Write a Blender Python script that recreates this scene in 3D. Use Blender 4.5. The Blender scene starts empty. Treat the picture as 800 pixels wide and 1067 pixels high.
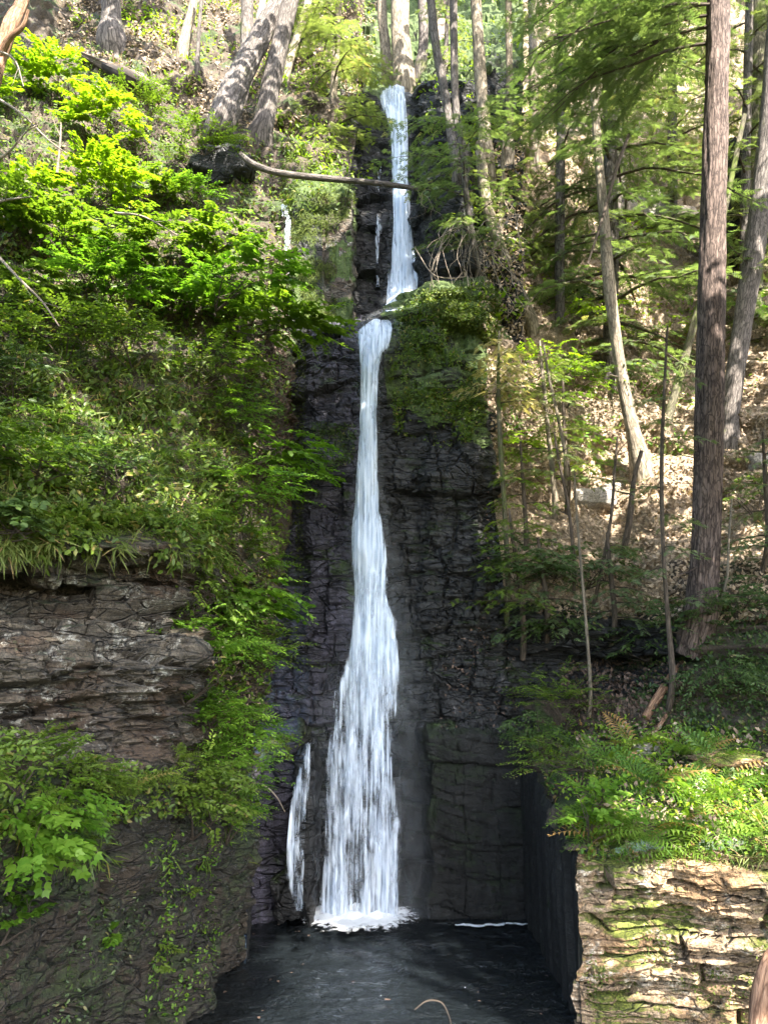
import bpy, math, random
import numpy as np
from mathutils import Vector, Matrix
from mathutils.bvhtree import BVHTree
rng = np.random.default_rng(7)
random.seed(7)
sc = bpy.context.scene
COL = sc.collection
# ------------------------------------------------------------------ camera
H0, PITCH, F, CX, CY = 4.5, math.radians(11), 770.0, 400.0, 533.5
cp, sp = math.cos(PITCH), math.sin(PITCH)
cam = bpy.data.objects.new('camera', bpy.data.cameras.new('camera'))
COL.objects.link(cam); sc.camera = cam
cam.location = (0, 0, H0); cam.rotation_euler = (math.pi/2 + PITCH, 0, 0)
cam.data.sensor_fit = 'VERTICAL'; cam.data.sensor_height = 36; cam.data.lens = 36*F/1067
cam.data.clip_start = .05; cam.data.clip_end = 500

def W(px, py, Y):
    """photograph pixel and distance -> world point"""
    px, py, Y = np.asarray(px, float), np.asarray(py, float), np.asarray(Y, float)
    a, b = (px-CX)/F, (CY-py)/F
    dx, dy, dz = a, cp - b*sp, sp + b*cp
    t = Y/dy
    return np.stack([dx*t, Y+0*t, H0 + dz*t], -1)
def WZ(px, Y, z):
    d = Y*cp + (z-H0)*sp
    return np.array([(px-CX)/F*d, Y, z])
def depth(P):
    return P[..., 1]*cp + (P[..., 2]-H0)*sp
def proj(P):
    d = depth(P); u = -P[..., 1]*sp + (P[..., 2]-H0)*cp
    return CX + F*P[..., 0]/d, CY - F*u/d
# ------------------------------------------------------------------ noise
def _h(ix, iy, iz, s=0):
    n = (ix.astype(np.int64)*374761393 + iy.astype(np.int64)*668265263 + iz.astype(np.int64)*2147483647 + s*1274126177) & 0xffffffff
    n = ((n ^ (n >> 13))*1274126177) & 0xffffffff
    n = ((n ^ (n >> 16))*2246822519) & 0xffffffff
    n = n ^ (n >> 15)
    return (n & 0xffff)/32767.5 - 1
def vn(P, s=0):
    i = np.floor(P).astype(np.int64); f = P - i; f = f*f*(3-2*f)
    r = 0
    for a in (0, 1):
        wa = f[:, 0] if a else 1-f[:, 0]
        for b in (0, 1):
            wb = f[:, 1] if b else 1-f[:, 1]
            for c in (0, 1):
                wc = f[:, 2] if c else 1-f[:, 2]
                r = r + wa*wb*wc*_h(i[:, 0]+a, i[:, 1]+b, i[:, 2]+c, s)
    return r
def fbm(P, o=4, s=0, g=.5):
    r, a = 0, 1.
    for k in range(o):
        r = r + a*vn(P*(2.03**k)+17.3*k, s+k); a *= g
    return r
def nrm(v): return v/(np.linalg.norm(v, axis=-1, keepdims=True)+1e-9)
def sstep(a, b, x): t = np.clip((x-a)/(b-a), 0, 1); return t*t*(3-2*t)
# ------------------------------------------------------------------ materials
class NB:
    def __init__(s, name):
        s.m = bpy.data.materials.new(name); s.m.use_nodes = True; s.t = s.m.node_tree
        s.t.nodes.clear(); s.out = s.t.nodes.new('ShaderNodeOutputMaterial'); s.geo = None
    def n(s, ty, props={}, **inp):
        nd = s.t.nodes.new('ShaderNode'+ty)
        for k, v in props.items(): setattr(nd, k, v)
        for k, v in inp.items():
            key = int(k[1:]) if k[0] == 'i' and k[1:].isdigit() else k.replace('_', ' ')
            s.set(nd.inputs[key], v)
        return nd
    def set(s, sock, v):
        if hasattr(v, 'links'): s.t.links.new(v, sock)
        elif hasattr(v, 'outputs'): s.t.links.new(v.outputs[0], sock)
        elif isinstance(v, (tuple, list)) and sock.type == 'RGBA': sock.default_value = (*v[:3], 1)
        else: sock.default_value = v
    def pos(s):
        if s.geo is None: s.geo = s.n('NewGeometry')
        return s.geo.outputs['Position']
    def nor(s): s.pos(); return s.geo.outputs['Normal']
    def mapv(s, scale, vec=None):
        return s.n('Mapping', Vector=vec or s.pos(), Scale=scale).outputs[0]
    def noise(s, scale, detail=5, rough=.6, vec=None, dist=0):
        return s.n('TexNoise', Vector=vec or s.pos(), Scale=scale, Detail=detail, Roughness=rough, Distortion=dist).outputs['Fac']
    def ramp(s, fac, stops, interp='LINEAR'):
        r = s.n('ValToRGB', Fac=fac); e = r.color_ramp; e.interpolation = interp
        while len(e.elements) < len(stops): e.elements.new(.5)
        for el, (p, c) in zip(e.elements, stops):
            el.position = p; el.color = (*c, 1) if isinstance(c, tuple) else (c, c, c, 1)
        return r.outputs[0]
    def mix(s, f, a, b, mode='MIX'):
        nd = s.n('Mix', dict(data_type='RGBA', blend_type=mode)); s.set(nd.inputs[0], f); s.set(nd.inputs[6], a); s.set(nd.inputs[7], b)
        return nd.outputs[2]
    def math(s, op, a, b=0., c=False):
        nd = s.n('Math', dict(operation=op, use_clamp=c)); s.set(nd.inputs[0], a); s.set(nd.inputs[1], b); return nd.outputs[0]
    def attr(s, name): return s.n('Attribute', dict(attribute_name=name)).outputs['Fac']
    def bump(s, h, st, dist=.1, normal=None):
        b = s.n('Bump', Strength=st, Distance=dist, Height=h)
        if normal: s.set(b.inputs['Normal'], normal)
        return b.outputs[0]
    def pbr(s, col, rough, bump=None, spec=.5, **kw):
        p = s.n('BsdfPrincipled', Base_Color=col, Roughness=rough, **kw)
        p.inputs['Specular IOR Level'].default_value = spec
        if bump: s.set(p.inputs['Normal'], bump)
        return p.outputs[0]
    def done(s, sh): s.t.links.new(sh, s.out.inputs['Surface']); return s.m

MAT = {}
def rock_mat(name, dark, light, moss=None, moss_lo=.55, rough=(.35, .7), lichen=None, lich_lo=.62, band=None, spec=.5, bumps=.8, mossz=0., zs=7, crack=0., streak=0):
    b = NB(name)
    big = b.noise(1.1, 6, .65); fine = b.noise(9, 8, .7); mic = b.noise(45, 4, .7)
    st = b.noise(1, 6, .65, b.mapv((1.2, 1.2, zs)), .4)
    f = b.math('ADD', b.math('MULTIPLY', big, .45), b.math('MULTIPLY', st, .55))
    f = b.math('ADD', b.math('MULTIPLY', f, .7), b.math('MULTIPLY', fine, .3))
    col = b.ramp(f, [(.34, dark), (.5, tuple((np.array(dark)*.55+np.array(light)*.45))), (.66, light)])
    if band: col = b.mix(b.ramp(b.noise(1, 4, .6, b.mapv((.8, .8, 2.2))), [(.48, 0.), (.6, .8)]), col, band)
    if lichen:
        l = b.math('MULTIPLY', b.ramp(b.noise(2.3, 6, .75), [(lich_lo-.08, 0.), (lich_lo, 1.)]), b.ramp(b.noise(14, 5, .7), [(.44, 0.), (.56, 1.)]))
        col = b.mix(l, col, lichen)
    if moss:
        nz = b.n('SeparateXYZ', Vector=b.nor()).outputs[2]
        mm = b.math('ADD', b.noise(.9, 7, .7), b.math('MULTIPLY', nz, .12+mossz))
        mk = b.ramp(mm, [(moss_lo, 0.), (moss_lo+.07, 1.)])
        mc = b.ramp(b.noise(25, 3, .6), [(.3, tuple(np.array(moss)*.5)), (.7, moss)])
        col = b.mix(mk, col, mc)
    if streak:
        col = b.mix(1., col, b.ramp(b.noise(1, 4, .6, b.mapv((5, 5, .45))), [(.35, .45), (.65, 1.5)]), 'MULTIPLY')
    if crack:
        wp = b.n('VectorMath', dict(operation='ADD'), i0=b.pos(), i1=b.n('VectorMath', dict(operation='SCALE'), i0=b.n('TexNoise', Vector=b.pos(), Scale=1.6, Detail=4.).outputs['Color'], Scale=.22).outputs[0]).outputs[0]
        v = b.n('TexVoronoi', dict(feature='DISTANCE_TO_EDGE'), Vector=b.mapv((.8, .8, 2.6), wp), Scale=1., Randomness=.9).outputs['Distance']
        v2 = b.n('TexVoronoi', dict(feature='DISTANCE_TO_EDGE'), Vector=b.mapv((2.0, 2.0, 8.5), wp), Scale=1.).outputs['Distance']
        cr = b.math('MULTIPLY', b.ramp(v, [(0., 0.), (.035, 1.)]), b.ramp(v2, [(0., .35), (.05, 1.)]))
        col = b.mix(b.math('MULTIPLY', b.math('SUBTRACT', 1., cr), crack), col, tuple(np.array(dark)*.35))
    col = b.mix(1., col, b.ramp(b.noise(38, 3, .6), [(.36, .5), (.64, 1.5)]), 'MULTIPLY')
    rr = b.ramp(fine, [(.35, rough[0]), (.65, rough[1])])
    h = b.math('ADD', b.math('MULTIPLY', st, .6), b.math('ADD', b.math('MULTIPLY', fine, .5), b.math('MULTIPLY', mic, .15)))
    if crack: h = b.math('ADD', h, b.math('MULTIPLY', cr, 1.1))
    MAT[name] = b.done(b.pbr(col, rr, b.bump(h, bumps, .12), spec))
rock_mat('wet_cliff_rock', (.003, .003, .003), (.034, .034, .034), moss=(.022, .036, .008), moss_lo=.62, rough=(.3, .7), lichen=(.12, .11, .11), lich_lo=.68, spec=.4, zs=5, crack=.05, streak=1, bumps=1.)
rock_mat('purple_rock', (.006, .006, .008), (.072, .066, .092), moss=(.03, .05, .01), moss_lo=.58, rough=(.35, .7), lichen=(.15, .14, .15), lich_lo=.69, spec=.4, zs=5, crack=.1, streak=1, bumps=1.)
rock_mat('smooth_dark_rock', (.003, .003, .003), (.014, .014, .012), moss=(.01, .016, .005), moss_lo=.58, rough=(.5, .8), bumps=1., zs=3, crack=.0, streak=1, lichen=(.09, .09, .08), lich_lo=.69, spec=.35)
rock_mat('outcrop_rock', (.009, .007, .005), (.15, .125, .09), moss=(.03, .045, .014), moss_lo=.64, rough=(.6, .9), lichen=(.36, .35, .3), lich_lo=.62, band=(.06, .036, .02), zs=16, bumps=1., crack=.3)
rock_mat('lower_wall_rock', (.005, .0045, .003), (.034, .028, .016), moss=(.024, .034, .008), moss_lo=.5, rough=(.5, .8), band=(.03, .02, .011), bumps=1., zs=2, crack=.12, lichen=(.12, .1, .07), lich_lo=.7)
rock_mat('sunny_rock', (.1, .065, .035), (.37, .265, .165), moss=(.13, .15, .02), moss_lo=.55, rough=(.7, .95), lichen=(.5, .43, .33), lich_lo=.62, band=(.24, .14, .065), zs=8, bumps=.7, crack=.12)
rock_mat('pale_boulder', (.14, .12, .1), (.4, .36, .31), moss=(.1, .12, .03), moss_lo=.68, rough=(.7, .95))
rock_mat('forest_soil', (.022, .016, .01), (.11, .08, .055), moss=(.045, .07, .015), moss_lo=.56, rough=(.8, .95), bumps=1., zs=1.5)
rock_mat('litter_soil', (.11, .08, .052), (.4, .305, .21), moss=(.11, .13, .03), moss_lo=.62, rough=(.8, .95), bumps=1., zs=1.5)
rock_mat('moss_rock', (.012, .013, .008), (.035, .04, .02), moss=(.06, .095, .014), moss_lo=.4, rough=(.7, .9), bumps=1., zs=1.5)

def leaf_mat(name, c0, c1, trans=.4, rough=.45, hue=None):
    b = NB(name)
    r = b.attr('rnd')
    col = b.mix(r, c0, c1)
    if hue: col = b.mix(b.ramp(r, [(.9, 0.), (.93, 1.)]), col, hue)
    s1 = b.pbr(col, rough, None, .35)
    tc = b.mix(.5, col, b.mix(1., col, (1., 1., .35), 'MULTIPLY'))
    tl = b.n('BsdfTranslucent', Color=b.mix(1., tc, (1.6, 1.7, 1.1), 'MULTIPLY')).outputs[0]
    mx = b.n('MixShader', Fac=trans); b.t.links.new(s1, mx.inputs[1]); b.t.links.new(tl, mx.inputs[2])
    MAT[name] = b.done(mx.outputs[0])
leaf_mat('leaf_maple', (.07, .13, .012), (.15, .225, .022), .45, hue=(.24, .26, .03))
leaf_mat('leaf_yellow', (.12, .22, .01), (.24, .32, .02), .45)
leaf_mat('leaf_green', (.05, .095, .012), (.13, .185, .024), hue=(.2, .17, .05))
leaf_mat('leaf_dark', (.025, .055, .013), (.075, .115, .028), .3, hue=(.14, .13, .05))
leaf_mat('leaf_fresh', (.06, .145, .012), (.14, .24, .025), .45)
leaf_mat('fern_leaf', (.06, .14, .018), (.17, .25, .035), .4, hue=(.28, .17, .06))
leaf_mat('hemlock_leaf', (.06, .1, .042), (.16, .205, .09), .42, hue=(.28, .26, .12))
leaf_mat('hemlock_light', (.09, .13, .045), (.2, .23, .09), .35, hue=(.3, .24, .12))
leaf_mat('hemlock_dead', (.3, .24, .13), (.42, .36, .2), .35)
leaf_mat('litter_leaf', (.14, .095, .06), (.46, .35, .245), .1, .8)
leaf_mat('litter_dark', (.04, .026, .017), (.15, .1, .075), .1, .8)
leaf_mat('moss_leaf', (.045, .07, .012), (.12, .15, .025), .3, .8)
leaf_mat('grass_leaf', (.07, .11, .02), (.17, .19, .05), .35, .6, hue=(.3, .2, .1))
leaf_mat('shade_crown_leaf', (.03, .07, .015), (.07, .12, .025), .3)  # leaves of the unseen crowns added to cast shade

def bark_mat(name, dark, light, moss=None, mlo=.6, zs=.35, sc_=30):
    b = NB(name)
    v = b.n('TexCoord').outputs['UV']
    st = b.noise(1, 6, .65, b.mapv((sc_, sc_*.09, 1), v), .8)
    ns = b.noise(2.2, 5, .6)
    wv_ = b.n('VectorMath', dict(operation='ADD'), i0=b.mapv((sc_*.42, sc_*.1, 1), v), i1=b.n('VectorMath', dict(operation='SCALE'), i0=b.n('TexNoise', Vector=b.mapv((9, 4, 1), v), Scale=1., Detail=3.).outputs['Color'], Scale=1.6).outputs[0]).outputs[0]
    vo = b.ramp(b.n('TexVoronoi', dict(feature='DISTANCE_TO_EDGE'), Vector=wv_, Scale=1.).outputs['Distance'], [(0., 0.), (.16, 1.)])
    f = b.math('ADD', b.math('MULTIPLY', st, .75), b.math('MULTIPLY', ns, .25))
    col = b.mix(b.math('MULTIPLY', b.math('SUBTRACT', 1., vo), .75), b.ramp(f, [(.36, dark), (.6, light)]), tuple(np.array(dark)*.6))
    st = b.math('ADD', st, b.math('MULTIPLY', vo, .5))
    if moss: col = b.mix(b.ramp(b.noise(1.3, 6, .7), [(mlo, 0.), (mlo+.1, .85)]), col, moss)
    MAT[name] = b.done(b.pbr(col, .85, b.bump(f, 1., .05), .2))
bark_mat('bark_red', (.02, .013, .011), (.19, .14, .118))
bark_mat('bark_grey', (.035, .03, .027), (.21, .18, .16), (.09, .1, .03), .6)
bark_mat('bark_pale', (.1, .08, .06), (.36, .3, .22), (.12, .13, .04), .66)
bark_mat('bark_mossy', (.05, .045, .03), (.2, .18, .12), (.09, .12, .02), .48)
bark_mat('bark_twig', (.05, .04, .03), (.17, .13, .1))
bark_mat('bark_lit', (.25, .2, .14), (.5, .43, .33))  # lighter bark: sunlight on the lit trunks is put into the colour
bark_mat('bark_root', (.28, .22, .17), (.55, .46, .37))
bark_mat('bark_rust', (.12, .06, .035), (.4, .24, .15))
b = NB('hollow_shade_wood'); MAT['hollow_shade_wood'] = b.done(b.pbr(b.ramp(b.noise(12), [(.3, (.008, .006, .004)), (.7, (.03, .02, .014))]), .9))  # near-black: shade inside the log is put into the colour

# ------------------------------------------------------------------ object helpers
def tag(o, label=None, cat=None, group=None, kind=None):
    if label: o['label'] = label
    if cat: o['category'] = cat
    if group: o['group'] = group
    if kind: o['kind'] = kind
    return o
def empty(name, loc):
    o = bpy.data.objects.new(name, None); COL.objects.link(o); o.location = loc; o.empty_display_size = .2
    return o
class MB:
    def __init__(s): s.V = []; s.F = []; s.R = []; s.U = []; s.n = 0
    def add(s, V, F, rnd=None, uv=None):
        V = np.asarray(V, float).reshape(-1, 3); F = np.asarray(F, np.int64)
        s.V.append(V); s.F.append(F+s.n); s.n += len(V)
        s.R.append(np.zeros(len(V)) if rnd is None else np.broadcast_to(rnd, (len(V),)))
        s.U.append(np.zeros((len(V), 2)) if uv is None else uv)
    def build(s, name, mat, parent=None, smooth=True, mats=None, mi=None):
        V = np.concatenate(s.V); 
        if parent is not None: V = V - np.array(parent.location)
        me = bpy.data.meshes.new(name)
        me.vertices.add(len(V)); me.vertices.foreach_set('co', V.astype(np.float32).ravel())
        loops = np.concatenate([f.ravel() for f in s.F])
        cnt = np.concatenate([np.full(len(f), f.shape[1]) for f in s.F])
        st = np.concatenate([[0], np.cumsum(cnt)[:-1]])
        me.loops.add(len(loops)); me.loops.foreach_set('vertex_index', loops.astype(np.int32))
        me.polygons.add(len(cnt)); me.polygons.foreach_set('loop_start', st.astype(np.int32)); 
        me.polygons.foreach_set('use_smooth', np.full(len(cnt), smooth))
        if mi is not None: me.polygons.foreach_set('material_index', mi.astype(np.int32))
        R = np.concatenate(s.R)
        if R.any():
            a = me.attributes.new('rnd', 'FLOAT', 'POINT'); a.data.foreach_set('value', R.astype(np.float32))
        U = np.concatenate(s.U)
        if U.any():
            u = me.uv_layers.new(name='UVMap'); u.data.foreach_set('uv', U[loops].astype(np.float32).ravel())
        for m in (mats or [mat]): me.materials.append(MAT[m])
        me.update(calc_edges=True); me.validate()
        o = bpy.data.objects.new(name, me); COL.objects.link(o)
        if parent is not None: o.parent = parent
        return o

def tube(mb, pts, rad, sides=8, rough=0., capend=True, rnd=.5, flute=0., seed=0):
    pts = np.asarray(pts, float); rad = np.broadcast_to(np.asarray(rad, float), (len(pts),))
    n = len(pts)
    T = nrm(np.gradient(pts, axis=0))
    ref = np.array([0, 0, 1.]) if abs(T[0, 2]) < .8 else np.array([1., 0, 0])
    A = np.zeros_like(T); a = nrm(np.cross(T[0], ref))
    for i in range(n):
        a = nrm(a - T[i]*np.dot(a, T[i])); A[i] = a
    B = np.cross(T, A)
    th = np.arange(sides+1)/sides*2*math.pi
    ring = np.cos(th)[None, :, None]*A[:, None]+np.sin(th)[None, :, None]*B[:, None]
    L = np.concatenate([[0], np.cumsum(np.linalg.norm(np.diff(pts, axis=0), axis=1))])
    R = rad[:, None]*np.ones(sides+1)
    if rough > 0:
        q = np.stack([np.cos(th)[None]*2.2+0*L[:, None], np.sin(th)[None]*2.2+0*L[:, None], L[:, None]*1.3+0*th[None]], -1).reshape(-1, 3)+seed
        q2 = q*np.array([2.8, 2.8, .9])
        R = R*(1+rough*.8*fbm(q, 2).reshape(R.shape)+rough*fbm(q2, 3).reshape(R.shape))
    if sides >= 30:
        q = np.stack([np.cos(th)[None]*7+0*L[:, None], np.sin(th)[None]*7+0*L[:, None], L[:, None]*2.2+0*th[None]], -1).reshape(-1, 3)+seed
        rg = 1-2*np.abs(fbm(q, 3)); R = R*(1+.055*rg.reshape(R.shape))
    if flute > 0:
        fl = np.clip(1-L/ (L[-1]*.08+.001), 0, 1)[:, None]
        R = R*(1+flute*fl**2*(1+.5*np.sin(th*5+seed)[None]))
    V = pts[:, None]+ring*R[:, :, None]
    uv = np.stack([np.broadcast_to(th/(2*math.pi), R.shape)*max(1, round(float(rad.mean())*2*math.pi)*1.)+0, np.broadcast_to(L[:, None], R.shape)], -1)
    s1 = sides+1
    i, j = np.meshgrid(np.arange(n-1), np.arange(sides), indexing='ij'); i, j = i.ravel(), j.ravel()
    Fq = np.stack([i*s1+j, i*s1+j+1, (i+1)*s1+j+1, (i+1)*s1+j], -1)
    mb.add(V.reshape(-1, 3), Fq, rnd, uv.reshape(-1, 2)+1e-4)
    if capend:
        for k, e in ((0, -1), (n-1, 1)):
            c = pts[k]+T[k]*e*rad[k]*.25
            m = np.concatenate([V[k, :sides], [c]]); idx = np.arange(sides)
            f = np.stack([idx, (idx+1) % sides, np.full(sides, sides)], -1)
            mb.add(m, f if e > 0 else f[:, ::-1], rnd, np.full((sides+1, 2), .3))
def curve(ctrl, n):
    """smooth resample of control points (Catmull-Rom)"""
    C = np.asarray(ctrl, float); m = len(C)
    if m == 2: t = np.linspace(0, 1, n)[:, None]; return C[0]*(1-t)+C[1]*t
    P = np.concatenate([[2*C[0]-C[1]], C, [2*C[-1]-C[-2]]])
    u = np.linspace(0, m-1-1e-6, n); k = u.astype(int); t = (u-k)[:, None]
    p0, p1, p2, p3 = P[k], P[k+1], P[k+2], P[k+3]
    return .5*((2*p1)+(-p0+p2)*t+(2*p0-5*p1+4*p2-p3)*t*t+(-p0+3*p1-3*p2+p3)*t**3)
# leaf templates
TPL = {}
TPL['ovate'] = (np.array([(0, 0, 0), (.3, .24, .05), (.72, .2, .02), (1, 0, -.1), (.72, -.2, .02), (.3, -.24, .05)]), np.array([(0, 3, 2, 1), (0, 5, 4, 3)]))
TPL['broad'] = (np.array([(0, 0, 0), (.08, .3, .04), (.5, .42, .02), (1, 0, -.12), (.5, -.42, .02), (.08, -.3, .04)]), np.array([(0, 3, 2, 1), (0, 5, 4, 3)]))
TPL['maple'] = (np.array([(0, 0, 0), (.1, -.3, .02), (.5, -.5, -.04), (.55, -.2, .03), (1, 0, -.1), (.55, .2, .03), (.5, .5, -.04), (.1, .3, .02)]), np.array([(0, 1, 2, 3), (0, 3, 4, 5), (0, 5, 6, 7)]))
TPL['blade'] = (np.array([(0, .03, 0), (0, -.03, 0), (.5, -.028, .12), (.5, .028, .12), (1, 0, .05), (1, .004, .05)]), np.array([(0, 1, 2, 3), (3, 2, 4, 5)]))
TPL['chip'] = (np.array([(0, 0, 0), (.45, .3, .1), (1, 0, 0), (.45, -.3, .1)]), np.array([(0, 3, 2, 1)]))
def _feather():
    V, Fc = [], []
    def dia(o, d, l, w, z):
        k = len(V); p = np.array([-d[1], d[0]])
        for q in (o, (o+d*l*.5)+p*w, o+d*l, (o+d*l*.5)-p*w): V.append((q[0], q[1], z-.25*q[0]**2))
        Fc.append((k, k+3, k+2, k+1))
    dia(np.array([0., 0]), np.array([1., 0]), 1, .05, 0)
    for x in (.08, .28, .5, .7):
        for s in (1, -1):
            a = math.radians(48)*s
            dia(np.array([x+.03*s, 0.]), np.array([math.cos(a), math.sin(a)]), .42*(1.1-x), .055, .01*s)
    return np.array(V), np.array(Fc)
TPL['feather'] = _feather()
def _frond():
    V, Fc = [], []
    N = 13
    for k in range(N):
        t = (k+.6)/N; x = t; z = .38*t-.62*t*t
        l = .27*math.sin(math.pi*min(1, (t*.85+.17)))**.8*(1.05-t*.55)
        for s in (1, -1):
            i = len(V); dx = .1*l+.03
            V += [(x-.02, 0, z), (x+dx, s*l*.5, z+.01), (x+dx*1.7, s*l, z-.06*l/.3), (x+dx+.045, s*l*.5, z+.01)]
            Fc.append((i, i+1, i+2, i+3) if s < 0 else (i, i+3, i+2, i+1))
    pr = [(0, .006, 0), (0, -.006, 0)]
    for k in range(1, 6):
        t = k/5; z = .38*t-.62*t*t; i = len(V)
        V += pr; q = [(t, .005, z), (t, -.005, z)]; V += q[::-1]; Fc.append((i, i+1, i+2, i+3)); pr = q
    return np.array(V), np.array(Fc)
TPL['frond'] = _frond()
def leaves(mb, tpl, P, D, U, S, rnd=None):
    T, Fc = TPL[tpl]; P = np.asarray(P, float); N = len(P)
    if N == 0: return
    D = nrm(np.asarray(D, float)); U = np.broadcast_to(np.asarray(U, float), (N, 3))
    Z = nrm(U-(U*D).sum(-1, keepdims=True)*D); Yv = np.cross(Z, D)
    S = np.broadcast_to(np.asarray(S, float), (N,))[:, None, None]
    V = P[:, None]+S*(T[None, :, 0:1]*D[:, None]+T[None, :, 1:2]*Yv[:, None]+T[None, :, 2:3]*Z[:, None])
    FF = (Fc[None]+(np.arange(N)*len(T))[:, None, None]).reshape(-1, Fc.shape[1])
    r = rng.random(N) if rnd is None else np.broadcast_to(rnd, (N,))
    mb.add(V.reshape(-1, 3), FF, np.repeat(r*.98+.01, len(T)))
def rdir(n, zlo=-1, zhi=1):
    a = rng.random(n)*2*math.pi; z = rng.uniform(zlo, zhi, n); r = np.sqrt(np.clip(1-z*z, 0, 1))
    return np.stack([r*np.cos(a), r*np.sin(a), z], -1)

# ------------------------------------------------------------------ terrain patches
TERR = []      # (V, F) of every surface for ray look-ups
SURF = {}
FACET = ('waterfall_cliff', 'left_gorge_hillside', 'sunny_ledge_cliff', 'upper_chute_cliff', 'mossy_column_cliff', 'slab_cliff')
def patch(name, rows, disp, mats, matfn=None, step=2.2, blur=2, kind='structure', rows_step=None):
    G = []
    for r in rows:
        G.append([np.asarray(c[1:], float) if c[0] == 'w' else (WZ(*c[1:]) if c[0] == 'z' else W(*c)) for c in r])
    G = np.array(G); nr, ncl = G.shape[:2]
    px, py = proj(G)
    def segs(A, other_out):
        out = []
        for d, o in zip(A, other_out): out.append(max(2, int(math.ceil(d/step/(6 if o else 1)))))
        return out
    dj = np.clip(np.hypot(np.diff(px, axis=1), np.diff(py, axis=1)), 0, 500).mean(0)
    di = np.clip(np.hypot(np.diff(px, axis=0), np.diff(py, axis=0)), 0, 400).max(1)*.85
    oj = [(px[:, j].mean() < 5 and px[:, j+1].mean() < 5) or (px[:, j].mean() > 795 and px[:, j+1].mean() > 795 and px[:, j+1].mean() > 900) for j in range(ncl-1)]
    oi = [(py[i+1].max() < 5) or py[i].min() > 1067 for i in range(nr-1)]
    sj, si = segs(dj, oj), segs(di, oi)
    tj = np.concatenate([np.linspace(j, j+1, n, endpoint=False) for j, n in enumerate(sj)]+[[ncl-1]])
    ti = np.concatenate([np.linspace(i, i+1, n, endpoint=False) for i, n in enumerate(si)]+[[nr-1]])
    def lerp(A, t):
        k = np.minimum(t.astype(int), len(A)-2); f = (t-k).reshape(-1, *([1]*(A.ndim-1))); return A[k]*(1-f)+A[k+1]*f
    Q = lerp(G, ti); Q = lerp(Q.swapaxes(0, 1), tj).swapaxes(0, 1)
    for _ in range(blur):
        for ax in (0, 1):
            q = Q.swapaxes(0, ax).copy(); q[1:-1] = (q[:-2]+2*q[1:-1]+q[2:])/4; Q = q.swapaxes(0, ax)
    du = np.gradient(Q, axis=1); dv = np.gradient(Q, axis=0)
    N = nrm(np.cross(du, dv)); 
    flip = ((N*(np.array([0, 0, H0])-Q)).sum(-1) < 0).mean() > .5
    if flip: N = -N
    n, m = Q.shape[:2]
    UU, VV = np.meshgrid(tj, ti)
    P = Q.reshape(-1, 3); NN = N.reshape(-1, 3)
    P = disp(P.copy(), NN, UU.ravel(), VV.ravel())
    i, j = np.meshgrid(np.arange(n-1), np.arange(m-1), indexing='ij'); i, j = i.ravel(), j.ravel()
    Fq = np.stack([i*m+j, (i+1)*m+j, (i+1)*m+j+1, i*m+j+1], -1)
    if not flip: Fq = Fq[:, ::-1]
    # keep outward orientation
    a, bb, c = P[Fq[:, 0]], P[Fq[:, 1]], P[Fq[:, 2]]
    fn = np.cross(bb-a, c-a); 
    if (fn*NN[Fq[:, 0]]).sum() < 0: Fq = Fq[:, ::-1]
    mb = MB(); mb.add(P, Fq)
    mi = None
    if matfn is not None: mi = matfn(P[Fq].mean(1), UU.ravel()[Fq].mean(1), VV.ravel()[Fq].mean(1))
    o = mb.build(name, None, mats=mats, mi=mi, smooth=name not in FACET)
    tag(o, kind=kind)
    vnrm = np.zeros(len(P)*3, np.float32); o.data.vertices.foreach_get('normal', vnrm)
    SURF.setdefault(name, []).append((P, vnrm.reshape(-1, 3), UU.ravel(), VV.ravel()))
    TERR.append((P, Fq))
    return o

def strata(P, N, h=.35, w=1.2, a=.18, seed=0, warp=.5, groove=.35, tilt=0., gw=.16):
    zz = P[:, 2]/h + warp*fbm(P*.5, 3, seed) + tilt*P[:, 0]/h
    L = np.floor(zz); f = zz-L
    z0 = np.zeros_like(L)
    xx = (P[:, 0]+.8*P[:, 1])/w + 3*_h(L, z0, z0, seed+5) + .3*fbm(P*1.1, 2, seed+9)
    C = np.floor(xx); g = xx-C
    off = .6*_h(L, z0, z0, seed)+.7*_h(L, C, z0, seed+1)
    edge = np.minimum(sstep(0, gw, f), sstep(0, gw, 1-f))*np.minimum(sstep(0, gw*.45, g), sstep(0, gw*.45, 1-g))
    tiltf = (f-.5)*.25*_h(L, C, z0, seed+3)
    return a*(off+tiltf-groove*(1-edge))
def d_out(P, N, amt):
    Nh = N.copy(); Nh[:, 2] *= .4; Nh = nrm(Nh)
    return P+Nh*amt[:, None]

# --- the pool and everything low
def disp_left(P, N, u, v):
    slope = sstep(5.9, 5.2, v)                      # 1 on the vegetated slope
    out = sstep(5.8, 6.2, v)*sstep(9.3, 8.8, v)     # layered outcrop
    low = sstep(9.6, 10.2, v)
    ro = sstep(5.2, 4.2, u)
    amt = slope*(.35*fbm(P*.7, 5, 3)+.18*fbm(P*2.6, 4, 4))
    amt += out*(strata(P, N, .34, 1.6, .26, 11, .8)*ro+strata(P, N, .1, .7, .15, 12, .9)+strata(P, N, .045, .35, .06, 15, .9)+.09*fbm(P*2.2, 5, 5))
    amt += low*(.16*fbm(P*np.array([1.5, 1.5, .6]), 5, 6)+.05*fbm(P*6, 4, 7)+strata(P, N, .55, 1.1, .12, 14, .8)+strata(P, N, .16, .5, .04, 17, .8))
    amt += (1-slope-np.clip(out+low, 0, 1)).clip(0)*.1*fbm(P*2, 4, 8)
    return d_out(P, N, amt)
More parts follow.
